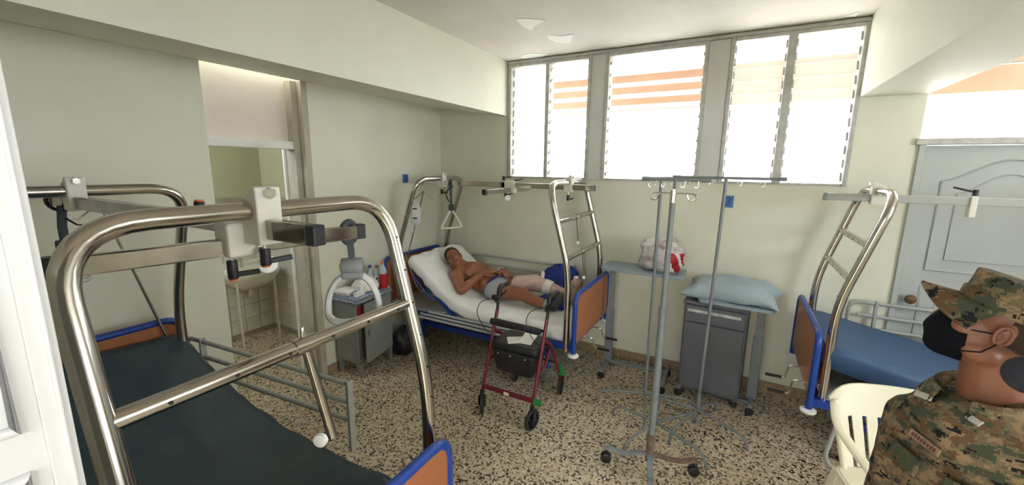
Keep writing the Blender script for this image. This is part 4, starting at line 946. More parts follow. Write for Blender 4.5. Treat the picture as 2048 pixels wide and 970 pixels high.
for s in (-1, 1):
    X = s*WX
    fr_ = MB()
    fr_.tube(fillet([(X, -0.215, 0.175), (X, -0.205, 0.20), (X, -0.02, 0.70), (X, -0.005, 0.74)], 0.02), 0.0125, 12)
    fr_.tube(fillet([(X, 0.30, 0.13), (X, 0.10, 0.50), (X, -0.05, 0.60)], 0.05), 0.0125, 12)
    fr_.tube([(X, -0.13, 0.39), (X, -0.02, 0.385), (X, 0.06, 0.48)], 0.010, 10)
    sf = fr_.build('side_frame', M_red, t)
    MB().tube([(X, -0.012, 0.70), (X, 0.02, 0.86)], 0.0115, 12).build('handle_tube', M_black, t)
    hg = MB().tube(fillet([(X, 0.02, 0.85), (X, 0.03, 0.895), (X+s*0.01, 0.10, 0.90), (X+s*0.012, 0.16, 0.895)], 0.03), 0.017, 12).build('grip', M_black, t)
    MB().tube(fillet([(X, 0.01, 0.845), (X, -0.035, 0.845), (X, -0.03, 0.80), (X, 0.05, 0.83), (X, 0.13, 0.85)], 0.02), 0.008, 8).build('brake_lever', M_black, hg)
    MB().lathe([(0, -0.02), (0.02, -0.02), (0.022, 0), (0.02, 0.02), (0, 0.02)], (X+s*0.03, 0.01, 0.825), rotm(0, 90, 0), 14).build('height_knob', M_black, hg)
    # front fork and caster wheel
    fk = MB(); fk.cyl((X, -0.222, 0.135), (X, -0.215, 0.185), 0.016, 12)
    fk.bx(X-0.022, X-0.016, -0.24, -0.20, 0.06, 0.14); fk.bx(X+0.016, X+0.022, -0.24, -0.20, 0.06, 0.14); fk.bx(X-0.022, X+0.022, -0.24, -0.20, 0.132, 0.142)
    f_ = fk.build('front_fork', M_black, t, bevel=0.002)
    wheel(f_, (X, -0.22, 0.075), 0.075, 0.012, -12 if s > 0 else 30)
    rf = MB(); rf.bx(X+s*0.014, X+s*0.022, 0.28, 0.33, 0.05, 0.16); rf.cyl((X, 0.30, 0.13), (X, 0.30, 0.17), 0.016, 12); rb = rf.build('rear_fork', M_black, t, bevel=0.002)
    wheel(rb, (X, 0.31, 0.075), 0.075, 0.012, 8)
    MB().tube(fillet([(X, -0.01, 0.83), (X-s*0.0-0.09, -0.10, 0.82), (X-0.13, -0.10, 0.72), (X-0.08, -0.06, 0.58), (X, 0.0, 0.50)], 0.06), 0.0028, 6).build('brake_cable', M_black, t)
    gp = [(0, 0), (0.05, 0.012), (0.045, 0.055), (0.0, 0.075)] if s > 0 else None
    if s > 0:
        MB().prism([(0, 0), (0.06, 0.006), (0.055, 0.04), (0.0, 0.04)], 0.02, Matrix.Translation((X+0.008, -0.205, 0.195)) @ Matrix.Rotation(R(90), 4, 'X')).build('green_tape', M_green, t, smooth=0)
        MB().prism([(-0.02, 0), (0.05, 0.0), (0.03, 0.05), (0.012, 0.10), (-0.004, 0.09)], 0.02, Matrix.Translation((X, 0.265, 0.20)) @ Matrix.Rotation(R(90), 4, 'X')).build('green_tape', M_green, t, smooth=0)
MB().bar((-WX, -0.212, 0.215), (WX, -0.212, 0.215), 0.02, 0.032).build('front_bar', M_red, t, smooth=0, bevel=0.005)
MB().bx(-0.02, 0.02, -0.226, -0.222, 0.205, 0.225).build('front_sticker', M_paper, t, smooth=0)
MB().tube([(-WX, 0.20, 0.32), (WX, 0.20, 0.32)], 0.008, 8).build('rear_bar', M_black, t)
MB().tube([(-WX, 0.07, 0.47), (WX, 0.07, 0.47)], 0.010, 10).build('seat_bar', M_black, t)
MB().tube([(-WX, -0.03, 0.655), (WX, -0.03, 0.655)], 0.011, 10).build('backrest_bar', M_black, t)
MB().tube([(-WX-0.03, -0.045, 0.655), (-WX+0.02, -0.045, 0.655), (WX-0.05, -0.045, 0.652), (WX-0.03, -0.045, 0.652)], 1, 14, radii=[0.022, 0.027, 0.026, 0.02]).build('backrest_pad', M_bvinyl, t)
MB().prism(rrect(-0.185, 0.185, -0.13, 0.14, 0.05), 0.05, Matrix.Translation((0, 0, 0.49))).build('seat', M_bvinyl, t, smooth=30, bevel=0.014, seg=3)
pb = MB(); pb.loft([[V((a*w_, b*d_-0.03, z)) for a, b in ((-1, -1), (1, -1), (1, 1), (-1, 1))] for z, w_, d_ in ((0.30, 0.13, 0.07), (0.33, 0.15, 0.09), (0.487, 0.175, 0.11))])
po = pb.build('pouch', M_bvinyl, t, smooth=0, bevel=0.02)
for xx in (-0.12, -0.02, 0.10): MB().ell((xx, -0.139, 0.46), (0.006, 0.003, 0.006), n=10, mm=6).build('snap_button', M_chrome, po)
# tissues on the seat
def tissue(label, loc, rz, pts, fold):
    o = MB(); n = len(pts)
    o.add([V(p) for p in pts], fold); ob = o.build('paper_tissue', M_paper, None, smooth=0, loc=loc); ob.rotation_euler = (0, 0, R(rz))
    s = ob.modifiers.new('thickness', 'SOLIDIFY'); s.thickness = 0.003; s.offset = 1
    return tag(ob, label, 'tissue', 'tissues on the rollator seat')
tissue('flat folded paper tissue on the left of the rollator seat', (-1.33, 2.515, 0.5415), 35, [(-0.06, -0.055, 0), (0.06, -0.05, 0), (0.06, 0.05, 0.006), (-0.06, 0.055, 0.004)], [(0, 1, 2, 3)])
tissue('paper tissue standing half folded at the middle of the rollator seat', (-1.255, 2.555, 0.5415), 0, [(-0.04, -0.07, 0), (0.06, -0.06, 0.0), (0.06, 0.05, 0.03), (-0.03, 0.05, 0.05), (-0.035, 0.06, 0.13), (0.04, 0.065, 0.10), (0.035, 0.07, 0.13)], [(0, 1, 2, 3), (3, 2, 5, 4), (2, 6, 5)])

# ================================================================== plastic chair
t = thing('plastic_chair', 'cream moulded plastic armchair with slotted back behind the soldier', 'chair', (0.81, 2.10, 0), 14)
SW = 0.25
def back_pt(u, z):                # u -1..1 across, curved back leaning away
    x = u*(0.20+0.05*(z-0.42)/0.40); y = 0.20+0.14*(z-0.42)/0.40+0.04*(1-u*u)
    return V((x, y, z))
bk = MB(); TH = V((0, 0.010, 0))
def strip(u0, u1, za, zb, nu=4, nz=6):
    g = [[back_pt(u0+(u1-u0)*i/nu, za+(zb-za)*j/nz) for j in range(nz+1)] for i in range(nu+1)]
    vs = [p for r_ in g for p in r_]; m_ = len(vs); vs2 = vs+[p+TH for p in vs]; fs = []
    for i in range(nu):
        for j in range(nz):
            a = i*(nz+1)+j; q = (a, a+1, a+nz+2, a+nz+1); fs.append(q); fs.append(tuple(m_+k for k in q)[::-1])
    per = [i*(nz+1) for i in range(nu+1)]+[nu*(nz+1)+j for j in range(1, nz+1)]+[i*(nz+1)+nz for i in range(nu-1, -1, -1)]+[j for j in range(nz-1, 0, -1)]
    for a, b in zip(per, per[1:]+per[:1]): fs.append((a, b, m_+b, m_+a))
    return MB().add(vs2, fs)
topb = strip(-1, 1, 0.645, 0.785, 18, 5)
for i, p in enumerate(topb.v):
    u = p.x/0.25
    p.z -= 0.085*abs(u)**6*(p.z-0.645)/0.14
topb.build('back_rail', M_pvc, t, smooth=50)
for k in range(7):
    u = -0.86+k*0.287; strip(u-0.10, u+0.10, 0.43, 0.65, 2, 5).build('back_slat', M_pvc, t, smooth=50)
st_ = MB().prism(rrect(-0.235, 0.235, -0.235, 0.225, 0.07), 0.014, Matrix.Translation((0, 0, 0.415))).build('seat', M_pvc, t, smooth=30, bevel=0.005)
MB().tube([(p[0], p[1], 0.415) for p in rrect(-0.235, 0.235, -0.235, 0.225, 0.07)], 0.012, 8, closed=True).build('seat_rim', M_pvc, st_)
for s in (-1, 1):
    arm = [back_pt(s*0.98, 0.70), V((s*0.258, 0.20, 0.645)), V((s*0.262, 0.05, 0.625)), V((s*0.262, -0.12, 0.62)), V((s*0.255, -0.20, 0.59)), V((s*0.245, -0.225, 0.42))]
    MB().tube(fillet(arm, 0.09, 6), 0.022, 12, flat=0.4).build('arm', M_pvc, t)
    ba = [back_pt(s*0.97, 0.715), back_pt(s*1.0, 0.60), back_pt(s*1.0, 0.42)]
    MB().tube(ba, 0.014, 10).build('back_edge', M_pvc, t)
    for yy, y2 in ((-0.21, -0.245), (0.19, 0.26)):
        MB().loft([[V((s*(x_+a*0.022), yb+b*0.022*sc_, z)) for a, b in ((-1, -1), (1, -1), (1, 1), (-1, 1))] for z, x_, yb, sc_ in ((0.42, 0.22, yy, 1.2), (0.0, 0.255, y2, 0.8))]).build('leg', M_pvc, t, smooth=0, bevel=0.006)

# ================================================================== people
def frame3(F, U):
    F = V(F).normalized(); U = V(U); U = (U-F*U.dot(F)).normalized(); L = U.cross(F)
    return Matrix((F, L, U)).transposed()          # columns: forward, left, up
def head_prims(mb, c, Q, k=1.0, neck=None):
    c = V(c); P = lambda x, y, z: c+Q @ (V((x, y, z))*k)
    E_ = lambda p, r, rot=None: mb.ell(P(*p), [q*k for q in r], Q if rot is None else Q @ rot, 20, 12)
    E_((-0.012, 0, 0.036), (0.096, 0.076, 0.082)); E_((0.030, 0, -0.025), (0.066, 0.064, 0.085)); E_((0.045, 0, -0.070), (0.046, 0.046, 0.044))
    E_((0.078, 0, -0.098), (0.022, 0.026, 0.018))                                        # chin
    for s in (-1, 1):
        E_((0.052, s*0.042, -0.022), (0.032, 0.024, 0.028)); E_((0.070, s*0.032, 0.034), (0.022, 0.032, 0.012))   # cheek, brow
        E_((0.010, s*0.058, -0.066), (0.036, 0.014, 0.026))                              # jaw
        E_((-0.006, s*0.080, -0.004), (0.018, 0.007, 0.031), rotm(0, -12, 0)); E_((-0.002, s*0.077, -0.026), (0.010, 0.008, 0.012))
    mb.cap(P(0.088, 0, 0.022), P(0.108, 0, -0.022), 0.010*k, 0.0135*k)
    for s in (-1, 1): mb.cap(P(0.100, s*0.012, -0.028), P(0.094, s*0.014, -0.03), 0.009*k)
    mb.cap(P(0.086, -0.018, -0.060), P(0.086, 0.018, -0.060), 0.0085*k); mb.cap(P(0.083, -0.014, -0.073), P(0.083, 0.014, -0.073), 0.009*k)
    return P
def hand(mb, wrist, d, n, side, curl=25, k=1.0, thumb_out=1.0):
    """palm, four unequal bent fingers and a thumb from the palm's side; d: finger direction, n: back of hand"""
    d = V(d).normalized(); n = V(n); n = (n-d*n.dot(d)).normalized(); s = d.cross(n)*side; w = V(wrist)
    for q in (-1, -0.33, 0.33, 1): mb.cap(w+s*q*0.018*k, w+d*0.085*k+s*q*0.030*k, 0.014*k, 0.0115*k, 10)
    for q, ln in zip((-1, -0.33, 0.33, 1), (0.062, 0.076, 0.082, 0.070)):
        p = w+d*0.088*k+s*q*0.031*k; ang = curl*0.4; rr = 0.0088*k
        for seg, f in ((0.45, 1.0), (0.32, 0.95), (0.23, 0.88)):
            dd = d*math.cos(R(ang))-n*math.sin(R(ang)); e = p+(dd+s*q*0.06)*ln*k*seg; mb.cap(p, e, rr*f, rr*f*0.94, 8); p = e; ang += curl
    p = w+d*0.022*k+s*0.026*k; t1 = p+(d*0.7+s*0.75*thumb_out-n*0.25).normalized()*0.038*k; t2 = t1+(d*0.95+s*0.25-n*0.25).normalized()*0.030*k; t3 = t2+(d-n*0.2).normalized()*0.020*k
    mb.cap(p, t1, 0.0135*k, 0.0105*k, 8); mb.cap(t1, t2, 0.0105*k, 0.0095*k, 8); mb.cap(t2, t3, 0.0095*k, 0.0085*k, 8)
def eyes(par, P, Q, k, base):
    for s in (-1, 1):
        e = MB().ell(V(P(0.0775, s*0.030, 0.014))-base, (0.0100*k, 0.0120*k, 0.0042*k), Q, 14, 8).build('eye', M_eye, par)
        MB().ell(V(P(0.0865, s*0.030, 0.014))-base, (0.004*k, 0.0050*k, 0.0040*k), Q, 10, 6).build('iris', M_hair, e)

# ------------------------------------------------------------------ the patient
base = V((-1.93, 3.27, 0.567))
pt = thing('person', 'shirtless person in grey briefs lying on the white sheet with one bandaged leg', 'person', base)
mb = MB()
Qh = frame3((0.60, -0.74, 0.30), (-0.64, 0.06, 0.76)); hk = 0.97
P = head_prims(mb, (-2.365, 3.160, 0.915), Qh, hk)
mb.cap((-2.27, 3.235, 0.815), (-2.365, 3.175, 0.895), 0.058, 0.052)
Qt = frame3((0.62, 0, 0.78), (-0.78, 0.0, 0.62))
mb.ell((-2.215, 3.262, 0.760), (0.105, 0.175, 0.13), Qt); mb.ell((-2.13, 3.262, 0.715), (0.095, 0.150, 0.13), Qt); mb.ell((-2.03, 3.268, 0.685), (0.095, 0.145, 0.11), Qt)
mb.ell((-1.93, 3.275, 0.655), (0.11, 0.150, 0.088)); mb.cap((-2.27, 3.12, 0.795), (-2.255, 3.41, 0.785), 0.066)
for y in (3.175, 3.345): mb.ell((-2.175, y, 0.795), (0.045, 0.085, 0.065), Qt)
sR, eR, wR = V((-2.265, 3.065, 0.785)), V((-2.155, 2.985, 0.672)), V((-2.055, 3.165, 0.795))
mb.cap(sR, eR, 0.062, 0.045); mb.cap(eR, eR.lerp(wR, 0.3), 0.044, 0.045); mb.cap(eR.lerp(wR, 0.3), wR, 0.045, 0.030)
hand(mb, wR+(wR-eR).normalized()*0.01, (wR-eR)+V((0.05, 0.02, -0.06)), (0.35, 0, 0.9), 1, 22, 0.95)
sL, eL, wL = V((-2.245, 3.455, 0.775)), V((-2.115, 3.545, 0.66)), V((-1.975, 3.410, 0.790))
mb.cap(sL, eL, 0.062, 0.045); mb.cap(eL, eL.lerp(wL, 0.3), 0.044, 0.043); mb.cap(eL.lerp(wL, 0.3), wL, 0.043, 0.029)
hand(mb, wL+(wL-eL).normalized()*0.008, V((0.16, -0.10, -0.018)), (0.1, -0.2, 0.95), 1, 14, 1.05)
hR, kR, aR = V((-1.92, 3.19, 0.655)), V((-1.60, 3.165, 0.668)), V((-1.345, 3.165, 0.612))
hL, kL, aL = V((-1.90, 3.36, 0.66)), V((-1.60, 3.40, 0.725)), V((-1.295, 3.425, 0.650))
mb.cap(hR, kR, 0.086, 0.058); mb.cap(kR, kR.lerp(aR, 0.3)-V((0, 0, 0.012)), 0.055, 0.054); mb.cap(kR.lerp(aR, 0.3)-V((0, 0, 0.012)), aR, 0.054, 0.035)
mb.ell(kR+V((0.0, 0, 0.035)), (0.045, 0.042, 0.028))
mb.cap(hL, kL, 0.082, 0.056); mb.cap(kL, aL, 0.052, 0.034)
# feet
mb.cap(aR, (-1.305, 3.165, 0.602), 0.034, 0.034); mb.cap((-1.30, 3.168, 0.605), (-1.225, 3.14, 0.715), 0.034, 0.028); mb.cap((-1.235, 3.165, 0.72), (-1.22, 3.115, 0.72), 0.024)
mb.cap(aL, (-1.255, 3.43, 0.620), 0.036, 0.034); mb.cap((-1.25, 3.43, 0.63), (-1.185, 3.385, 0.785), 0.036, 0.030); mb.cap((-1.19, 3.405, 0.79), (-1.18, 3.36, 0.795), 0.026)
for q in range(5): mb.cap((-1.180, 3.415-0.015*q, 0.80), (-1.168, 3.41-0.015*q, 0.850-0.006*q+(0.004 if q == 4 else 0)), 0.0105 if q < 4 else 0.013)
me = blob(mb, 0.0055, 5, 'body')
for v in me.vertices: v.co -= base
body = link('body', me, M_skin, pt, smooth=80)
eyes(body, P, Qh, hk, base)
for s in (-1, 1): MB().tube([V(P(0.088-abs(q)*0.35*0.02, s*(0.030+q*0.018), 0.034+0.004*(1-q*q)))-base for q in (-1, -0.5, 0, 0.5, 1)], 0.0045, 6, flat=0.6).build('eyebrow', M_hair, body)
hm = MB(); hm.ell(V(P(-0.016, 0, 0.037)), (0.0985*hk, 0.0785*hk, 0.0845*hk), Qh, 26, 16)
hme = blob(hm, 0.006, 2, 'hair', cuts=[(P(0.050, 0, 0.06), Qh @ V((0.93, 0, -0.36))), (P(-0.02, 0, 0.005), Qh @ V((0.25, 0, -0.97)))])
for v in hme.vertices: v.co -= base
link('hair', hme, M_hair, body, smooth=80)
# briefs
bm_ = MB(); bm_.ell((-1.925, 3.275, 0.658), (0.115, 0.158, 0.097)); bm_.cap(hR+V((-0.01, 0, 0)), hR.lerp(kR, 0.32), 0.092, 0.084); bm_.cap(hL+V((-0.01, 0, 0)), hL.lerp(kL, 0.32), 0.089, 0.082)
bm_.ell((-1.86, 3.275, 0.69), (0.05, 0.055, 0.055))
me = blob(bm_, 0.007, 4, 'briefs', cuts=[((-1.985, 3.27, 0.68), (-0.96, 0, 0.28)), ((-1.845, 3.27, 0.66), (0.96, 0, 0.05))])
for v in me.vertices: v.co -= base
bf = link('briefs', me, M_brief, pt, smooth=70)
wbm = MB(); wbm.ell((-1.95, 3.272, 0.668), (0.12, 0.160, 0.100))
me = blob(wbm, 0.006, 3, 'waistband', cuts=[((-1.990, 3.27, 0.68), (-0.96, 0, 0.28)), ((-1.965, 3.27, 0.68), (0.96, 0, -0.28))])
for v in me.vertices: v.co -= base
link('waistband', me, M_briefb, bf, smooth=70)
# bandage on the left leg and foot
bn = MB(); st0 = hL.lerp(kL, 0.36)
bn.cap(st0, kL, 0.088, 0.074); bn.cap(kL, kL.lerp(aL, 0.45), 0.074, 0.066); bn.cap(kL.lerp(aL, 0.45), aL, 0.066, 0.048); bn.ell(kL+V((0.01, 0, 0.03)), (0.06, 0.055, 0.05))
bn.cap(aL, (-1.255, 3.43, 0.622), 0.048, 0.044); bn.cap((-1.25, 3.43, 0.635), (-1.180, 3.385, 0.790), 0.050, 0.044); bn.cap((-1.19, 3.415, 0.785), (-1.18, 3.36, 0.79), 0.042)
me = blob(bn, 0.007, 4, 'bandage', cuts=[((st0.x-0.01, st0.y, st0.z), (-1, 0, 0.1))])
for v in me.vertices: v.co -= base
wrinkle(me, 0.006, 14, 5)
bd = link('bandage', me, M_band, pt, smooth=70)
pa, pb_ = kL.lerp(aL, 0.33)-base, kL.lerp(aL, 0.55)-base
dd = (pb_-pa).normalized()
MB().tube([pa, pa.lerp(pb_, 0.5), pb_], 1, 20, radii=[0.0745, 0.073, 0.070], caps=True).build('gauze_tape', M_gauze, bd, smooth=50)
p3 = kL.lerp(aL, 0.68)-base
MB().box(p3+V((0.0, -0.048, 0.030)), (0.022, 0.012, 0.035), rotm(30, 0, 25)).build('gauze_tape', M_gauze, bd, smooth=0, bevel=0.003)
MB().ell(V((-1.175, 3.348, 0.845))-base, (0.022, 0.020, 0.016)).build('toe_dressing', M_gauze, bd)
# sock on the right foot
sk = MB(); a0 = kR.lerp(aR, 0.84); sk.cap(a0, aR, 0.042, 0.041); sk.cap(aR, (-1.303, 3.165, 0.608), 0.041, 0.040); sk.cap((-1.30, 3.168, 0.61), (-1.225, 3.14, 0.717), 0.040, 0.035); sk.cap((-1.235, 3.165, 0.722), (-1.22, 3.113, 0.722), 0.031)
me = blob(sk, 0.006, 4, 'sock', cuts=[(a0, (-1, 0, 0.2))])
for v in me.vertices: v.co -= base
sc_ = link('sock', me, M_sock, pt, smooth=70)
MB().tube([a0-base+V((0.0, 0, 0)), a0-base+V((0.028, 0, -0.006))], 0.0425, 18).build('sock_cuff', M_brief, sc_)
# wrist band
MB().tube([wL-base-(wL-eL).normalized()*0.022, wL-base+(wL-eL).normalized()*0.006], 0.033, 16).build('wrist_band', M_gauze, pt)
# blue cloth under the legs and the blue bag by the rail
cm = lump((0, 0, 0), (0.19, 0.12, 0.05), 0.5, 9, 31, flat=0.4)
o = link('folded_cloth', cm, M_bcloth, None, smooth=70); o.location = (-1.42, 3.30, 0.567); tag(o, 'crumpled royal blue cloth lying under the bandaged leg', 'cloth')
bgm = lump((0, 0, 0), (0.20, 0.10, 0.19), 0.22, 7, 44, flat=0.3)
t = thing('cloth_bag', 'royal blue cloth bundle tied at the top beside the bed rail', 'bag', (-1.40, 3.535, 0.567), 0)
link('bag_body', bgm, M_bcloth, t, smooth=70)
MB().tube([(0.0, -0.01, 0.25), (0.005, 0, 0.30), (0.0, 0.01, 0.335)], 1, 10, radii=[0.06, 0.022, 0.034]).build('bag_neck', M_bcloth, t, smooth=70)
wm = lump((0, 0, 0), (0.035, 0.03, 0.075), 0.6, 18, 9)
for v in wm.vertices: v.co += V((-0.155, -0.05, 0.09))
link('white_cloth', wm, M_gauze, t, smooth=70)

# ------------------------------------------------------------------ the soldier
base = V((0.60, 1.38, 0.0))
sd_ = thing('person', 'person in camouflage uniform, matching cap and black mask standing at right', 'person', base)
hc = V((0.575, 1.363, 1.436)); hk = 0.93
Qs = frame3((-0.92, 0.33, 0.25), (0.10, 0.05, 1.0))
TD = V((-0.80, -0.60, 0)); TR = V((-0.60, 0.80, 0))
mb = MB(); P = head_prims(mb, hc, Qs, hk)
nb = V((0.592, 1.372, 1.262))
mb.cap(nb, hc+V((0.005, 0.0, -0.055)), 0.060, 0.056)
mb.cap(nb+TR*0.05-V((0, 0, 0.08)), nb-TR*0.05-V((0, 0, 0.08)), 0.05)
rS, rE, rW = V((0.512, 1.468, 1.105)), V((0.480, 1.445, 0.88)), V((0.37, 1.24, 0.85))
lS, lE, lW = V((0.715, 1.235, 1.205)), V((0.77, 1.12, 0.98)), V((0.55, 1.14, 0.97))
for a, b, c_ in ((rS, rE, rW), (lS, lE, lW)):
    mb.cap(a, b, 0.05, 0.042); mb.cap(b, c_, 0.042, 0.03)
hand(mb, rW, rW-rE, (0, 0, 1), -1, 30); hand(mb, lW, lW-lE, (0, -0.3, 1), 1, 30)
pv = V((0.615, 1.385, 0.82))
QT = frame3(TD, (0, 0, 1))
mb.ell((0.60, 1.375, 1.08), (0.10, 0.15, 0.18), QT); mb.ell(pv, (0.11, 0.15, 0.12), QT); mb.cap((0.605, 1.38, 1.0), pv, 0.11, 0.11)
feet = []
for s in (-1, 1):
    h_ = pv+TR*0.085*s-V((0, 0, 0.03)); kn = V((h_.x, h_.y, 0.44))+TD*0.02; an = V((h_.x, h_.y, 0.09))-TD*0.02
    mb.cap(h_, kn, 0.078, 0.052); mb.cap(kn, an, 0.05, 0.036); mb.cap(an-V((0, 0, 0.045)), an+TD*0.14-V((0, 0, 0.055)), 0.038, 0.032); feet.append((h_, kn, an))
me = blob(mb, 0.0055, 5, 'body')
for v in me.vertices: v.co -= base
body = link('body', me, M_skin2, sd_, smooth=80)
eyes(body, P, Qs, hk, base)
MB().tube([V(P(0.086, 0.012+0.04*q, 0.036+0.006*math.sin(q*3)))-base for q in (0, 0.25, 0.5, 0.75, 1)], 0.005, 6, flat=0.6).build('eyebrow', M_hair, body)
# short hair below the cap
hm = MB(); hm.ell(V(P(-0.018, 0, 0.03)), (0.096*hk, 0.0785*hk, 0.088*hk), Qs, 26, 16)
me = blob(hm, 0.006, 2, 'hair', cuts=[(P(0.0, 0, 0.0), Qs @ V((1, 0, 0.25))), (P(-0.03, 0, -0.03), Qs @ V((0.2, 0, -0.98)))])
for v in me.vertices: v.co -= base
link('hair', me, mat('cropped_hair', (0.045, 0.026, 0.018), 0.85, bump=0.3, bs=300), body, smooth=80)
# ear detail
for s in (1,):
    pts = [V(P(-0.006+0.0135*math.cos(a), 0.084, -0.003+0.024*math.sin(a)))-base for a in [R(q) for q in range(-60, 230, 24)]]
    MB().tube(pts, 0.0038, 8).build('ear_rim', M_skin2, body)
    MB().ell(V(P(0.000, 0.0855, -0.006))-base, (0.007, 0.003, 0.011), Qs, 10, 6).build('ear_canal_shade', mat('ear_shade_skin', (0.17, 0.06, 0.04), 0.7), body)  # shade inside the ear, put into a darker skin colour
# mask
mk = MB()
mk.ell(P(0.042, 0, -0.050), (0.074*hk, 0.068*hk, 0.066*hk), Qs, 24, 16); mk.cap(P(0.096, 0, -0.008), P(0.100, 0, -0.05), 0.018*hk, 0.026*hk); mk.ell(P(0.062, 0, -0.030), (0.058*hk, 0.056*hk, 0.048*hk), Qs); mk.ell(P(0.07, 0, -0.088), (0.042*hk, 0.040*hk, 0.032*hk), Qs)
mk.ell(P(0.082, 0, -0.050), (0.040*hk, 0.040*hk, 0.048*hk), Qs)
me = blob(mk, 0.0055, 12, 'face_mask', cuts=[(P(0.040, 0, -0.05), Qs @ V((-1, 0, 0.25))), (P(0.115, 0, 0.012), Qs @ V((-0.38, 0, 0.92)))])
for v in me.vertices: v.co -= base
fm = link('face_mask', me, M_mask, sd_, smooth=70)
for z0, z1 in ((-0.018, 0.014), (-0.080, -0.026)):
    MB().tube([V(P(0.045, 0.062, z0))-base, V(P(0.010, 0.079, (z0*0.6+z1*0.4)))-base, V(P(-0.004, 0.084, z1))-base], 0.0015, 6).build('ear_loop', M_mask, fm)
# cap: band, eight-sided crown, visor
cp = thing('tmp', None, None); bpy.data.objects.remove(cp)
def ringc(rx, ry, z, x0, n=32, octo=0.0, tilt=0.0):
    out = []
    for j in range(n):
        a = 2*PI*j/n; k = 1.0
        if octo: k = 1-octo*(1-math.cos(PI/8)/math.cos(((a+PI/8) % (PI/4))-PI/8))*4
        x = x0+rx*k*math.cos(a); out.append(V(P(x, ry*k*math.sin(a), z+0.007+tilt*x))-base)
    return out
crown = MB().loft([ringc(0.104, 0.084, 0.040, -0.012, tilt=0.10), ringc(0.107, 0.089, 0.075, -0.012, octo=0.1, tilt=0.10), ringc(0.110, 0.094, 0.096, -0.012, octo=0.3, tilt=0.08), ringc(0.114, 0.099, 0.116, -0.012, octo=0.5, tilt=0.06), ringc(0.110, 0.095, 0.121, -0.012, octo=0.5, tilt=0.06), ringc(0.05, 0.045, 0.125, -0.012, octo=0.2, tilt=0.06)])
me = crown.mesh('cap_crown'); 
cpo = link('cap_crown', me, M_camo, sd_, smooth=35)
sb_ = cpo.modifiers.new('subdivision', 'SUBSURF'); sb_.levels = 2; sb_.render_levels = 2
MB().loft([ringc(0.107, 0.089, 0.034, -0.012, tilt=0.10), ringc(0.109, 0.091, 0.037, -0.012, tilt=0.10), ringc(0.109, 0.091, 0.064, -0.012, tilt=0.10), ringc(0.107, 0.089, 0.067, -0.012, tilt=0.10)]).build('cap_band', M_camo, cpo, smooth=60)
vs_ = []; nA, nB = 16, 6
for i in range(nA+1):
    a = R(-78+156*i/nA)
    for j in range(nB+1):
        q = j/nB; ex = 0.072*math.cos(a*0.85)**0.6*q
        x = -0.012+(0.106)*math.cos(a)+ex; y = (0.089)*math.sin(a)*(1-0.10*q)
        vs_.append(V(P(x, y, 0.054-0.10*(y*y)/0.09-0.06*q*q*(abs(math.sin(a))**2)-0.06*ex))-base)
fs = [(i*(nB+1)+j, (i+1)*(nB+1)+j, (i+1)*(nB+1)+j+1, i*(nB+1)+j+1) for i in range(nA) for j in range(nB)]
vz = MB().add(vs_, fs).build('cap_visor', M_camo, cpo, smooth=60); so = vz.modifiers.new('thickness', 'SOLIDIFY'); so.thickness = 0.006; so.offset = 0
MB().tube([vs_[i*(nB+1)+nB] for i in range(nA+1)], 0.0045, 8).build('visor_edge', M_camo, vz)
# jacket
jk = MB()
jk.ell((0.600, 1.372, 1.10), (0.135, 0.19, 0.17), QT); jk.cap((0.605, 1.38, 1.02), (0.61, 1.385, 0.80), 0.155, 0.150)
for s, (a, b, c_) in ((1, (rS, rE, rW)), (-1, (lS, lE, lW))):
    jk.cap(a, b, 0.080, 0.066); jk.cap(b, b.lerp(c_, 0.85), 0.066, 0.050); jk.cap(nb+TR*0.035*s-V((0, 0, 0.045)), a+V((0, 0, 0.0)), 0.058, 0.078)
jk.ell(nb+TD*0.055-V((0, 0, 0.09)), (0.085, 0.13, 0.085), QT)
me = blob(jk, 0.007, 6, 'jacket', cuts=[((0.6, 1.38, 0.70), (0, 0, -1))])
wrinkle(me, 0.010, 9, 6)
for v in me.vertices: v.co -= base
jo = link('jacket', me, M_camo, sd_, smooth=80)
# collar, two leaves standing round the neck
for s in (1, -1):
    rings = []
    for i in range(13):
        a = R(170-150*i/12)*s
        d_ = TD*math.cos(a)*1.0+TR*math.sin(a)
        b0 = nb-V((0, 0, 0.02))+TD*0.012+d_*0.070; op = 0.012+0.016*max(0, math.cos(a)); t0 = b0+d_*op+V((0, 0, 0.045-0.012*max(0, math.cos(a)))); o0 = t0+d_*0.028-V((0, 0, 0.036+0.022*max(0, math.cos(a))))
        rings.append([b0-base, t0-base, o0-base, o0-base-d_*0.006, t0-base-d_*0.004-V((0, 0, 0.008)), b0-base-d_*0.005])
    MB().loft(rings).build('collar', M_camo, jo, smooth=50)
    pc = nb+TD*0.118+TR*0.052*s+V((0, 0, -0.022))
    MB().box(pc-base, (0.034, 0.006, 0.016), QT @ rotm(0, 0, 90) @ rotm(-40, 0, 18*s)).build('rank_badge', mat('dull_silver', (0.55, 0.54, 0.50), 0.35, 0.7), jo, smooth=0, bevel=0.002)
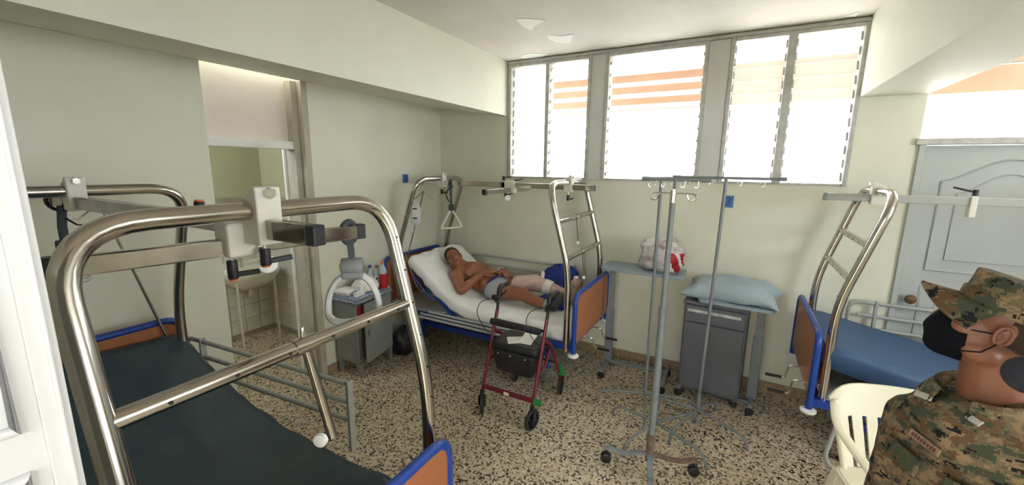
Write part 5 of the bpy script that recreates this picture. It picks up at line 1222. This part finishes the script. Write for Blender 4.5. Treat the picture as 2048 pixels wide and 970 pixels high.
# pocket flaps and name tapes on the chest
for s in (1, -1):
    c_ = nb+TD*0.148+TR*(0.052 if s > 0 else -0.10)-V((0, 0, 0.19))
    rt_ = QT @ rotm(0, 0, 90) @ rotm(-14, 0, -16*s)
    MB().box(c_-base, (0.105, 0.010, 0.045), rt_).build('pocket_flap', M_camo, jo, smooth=0, bevel=0.003)
    if s < 0: continue
    c2 = nb+TD*0.146+TR*0.012-V((0, 0, 0.122))
    tp = MB().box(c2-base, (0.085, 0.006, 0.020), rt_).build('name_tape', mat('tan_tape', (0.28, 0.19, 0.12), 0.9, var=0.4, vs=60), jo, smooth=0, bevel=0.001)
    for q in range(8): MB().box(c2-base+rt_ @ V((-0.031+0.009*q, -0.0032, 0)), (0.005, 0.001, 0.009), rt_).build('tape_stitching', mat('maroon_thread', (0.12, 0.035, 0.03), 0.9), tp, smooth=0)
# trousers and boots
tr = MB(); tr.ell(pv, (0.135, 0.175, 0.13), QT)
for h_, kn, an in feet: tr.cap(h_, kn, 0.092, 0.072); tr.cap(kn, an+V((0, 0, 0.10)), 0.070, 0.062)
me = blob(tr, 0.009, 4, 'trousers'); wrinkle(me, 0.008, 10, 2)
for v in me.vertices: v.co -= base
link('trousers', me, M_camo, sd_, smooth=80)
for h_, kn, an in feet:
    bt = MB(); bt.cap(an+V((0, 0, 0.12)), an-V((0, 0, 0.03)), 0.054, 0.05); bt.cap(an-V((0, 0, 0.042)), an+TD*0.15-V((0, 0, 0.05)), 0.046, 0.040)
    me = blob(bt, 0.008, 4, 'boot', cuts=[((0, 0, 0.002), (0, 0, -1))])
    for v in me.vertices: v.co -= base
    link('boot', me, mat('tan_boot_leather', (0.22, 0.15, 0.09), 0.7), sd_, smooth=80)
# dark padded bar reaching in from the right edge
t = thing('padded_bar', 'dark grey foam covered bar end at the right edge before the soldier', 'padded bar', (0.92, 1.22, 0))
a = V((0.525, 1.115, 1.418))-V((0.92, 1.22, 0)); b = V((0.02, 0.0, 1.413))
e_ = a+(b-a).normalized()*0.15
MB().cap(a, e_, 0.036, 0.038, 20).build('foam_sleeve', M_foam, t, smooth=70)
MB().tube([e_, b], 0.010, 10).build('added_support_arm', M_black, t)  # unseen arm, pole and base added as a support for the floating sleeve
MB().tube([(0.02, 0.0, 1.40), (0.02, 0.0, 0.02)], 0.012, 10).build('added_support_pole', M_black, t)
MB().lathe([(0, 0), (0.13, 0), (0.13, 0.012), (0.02, 0.03), (0, 0.03)], (0.02, 0, 0)).build('added_support_base', M_black, t)

# ------------------------------------------------------------------ hand everything over to the scene
for o in list(COL.objects): S.collection.objects.link(o)
bpy.data.collections.remove(COL)
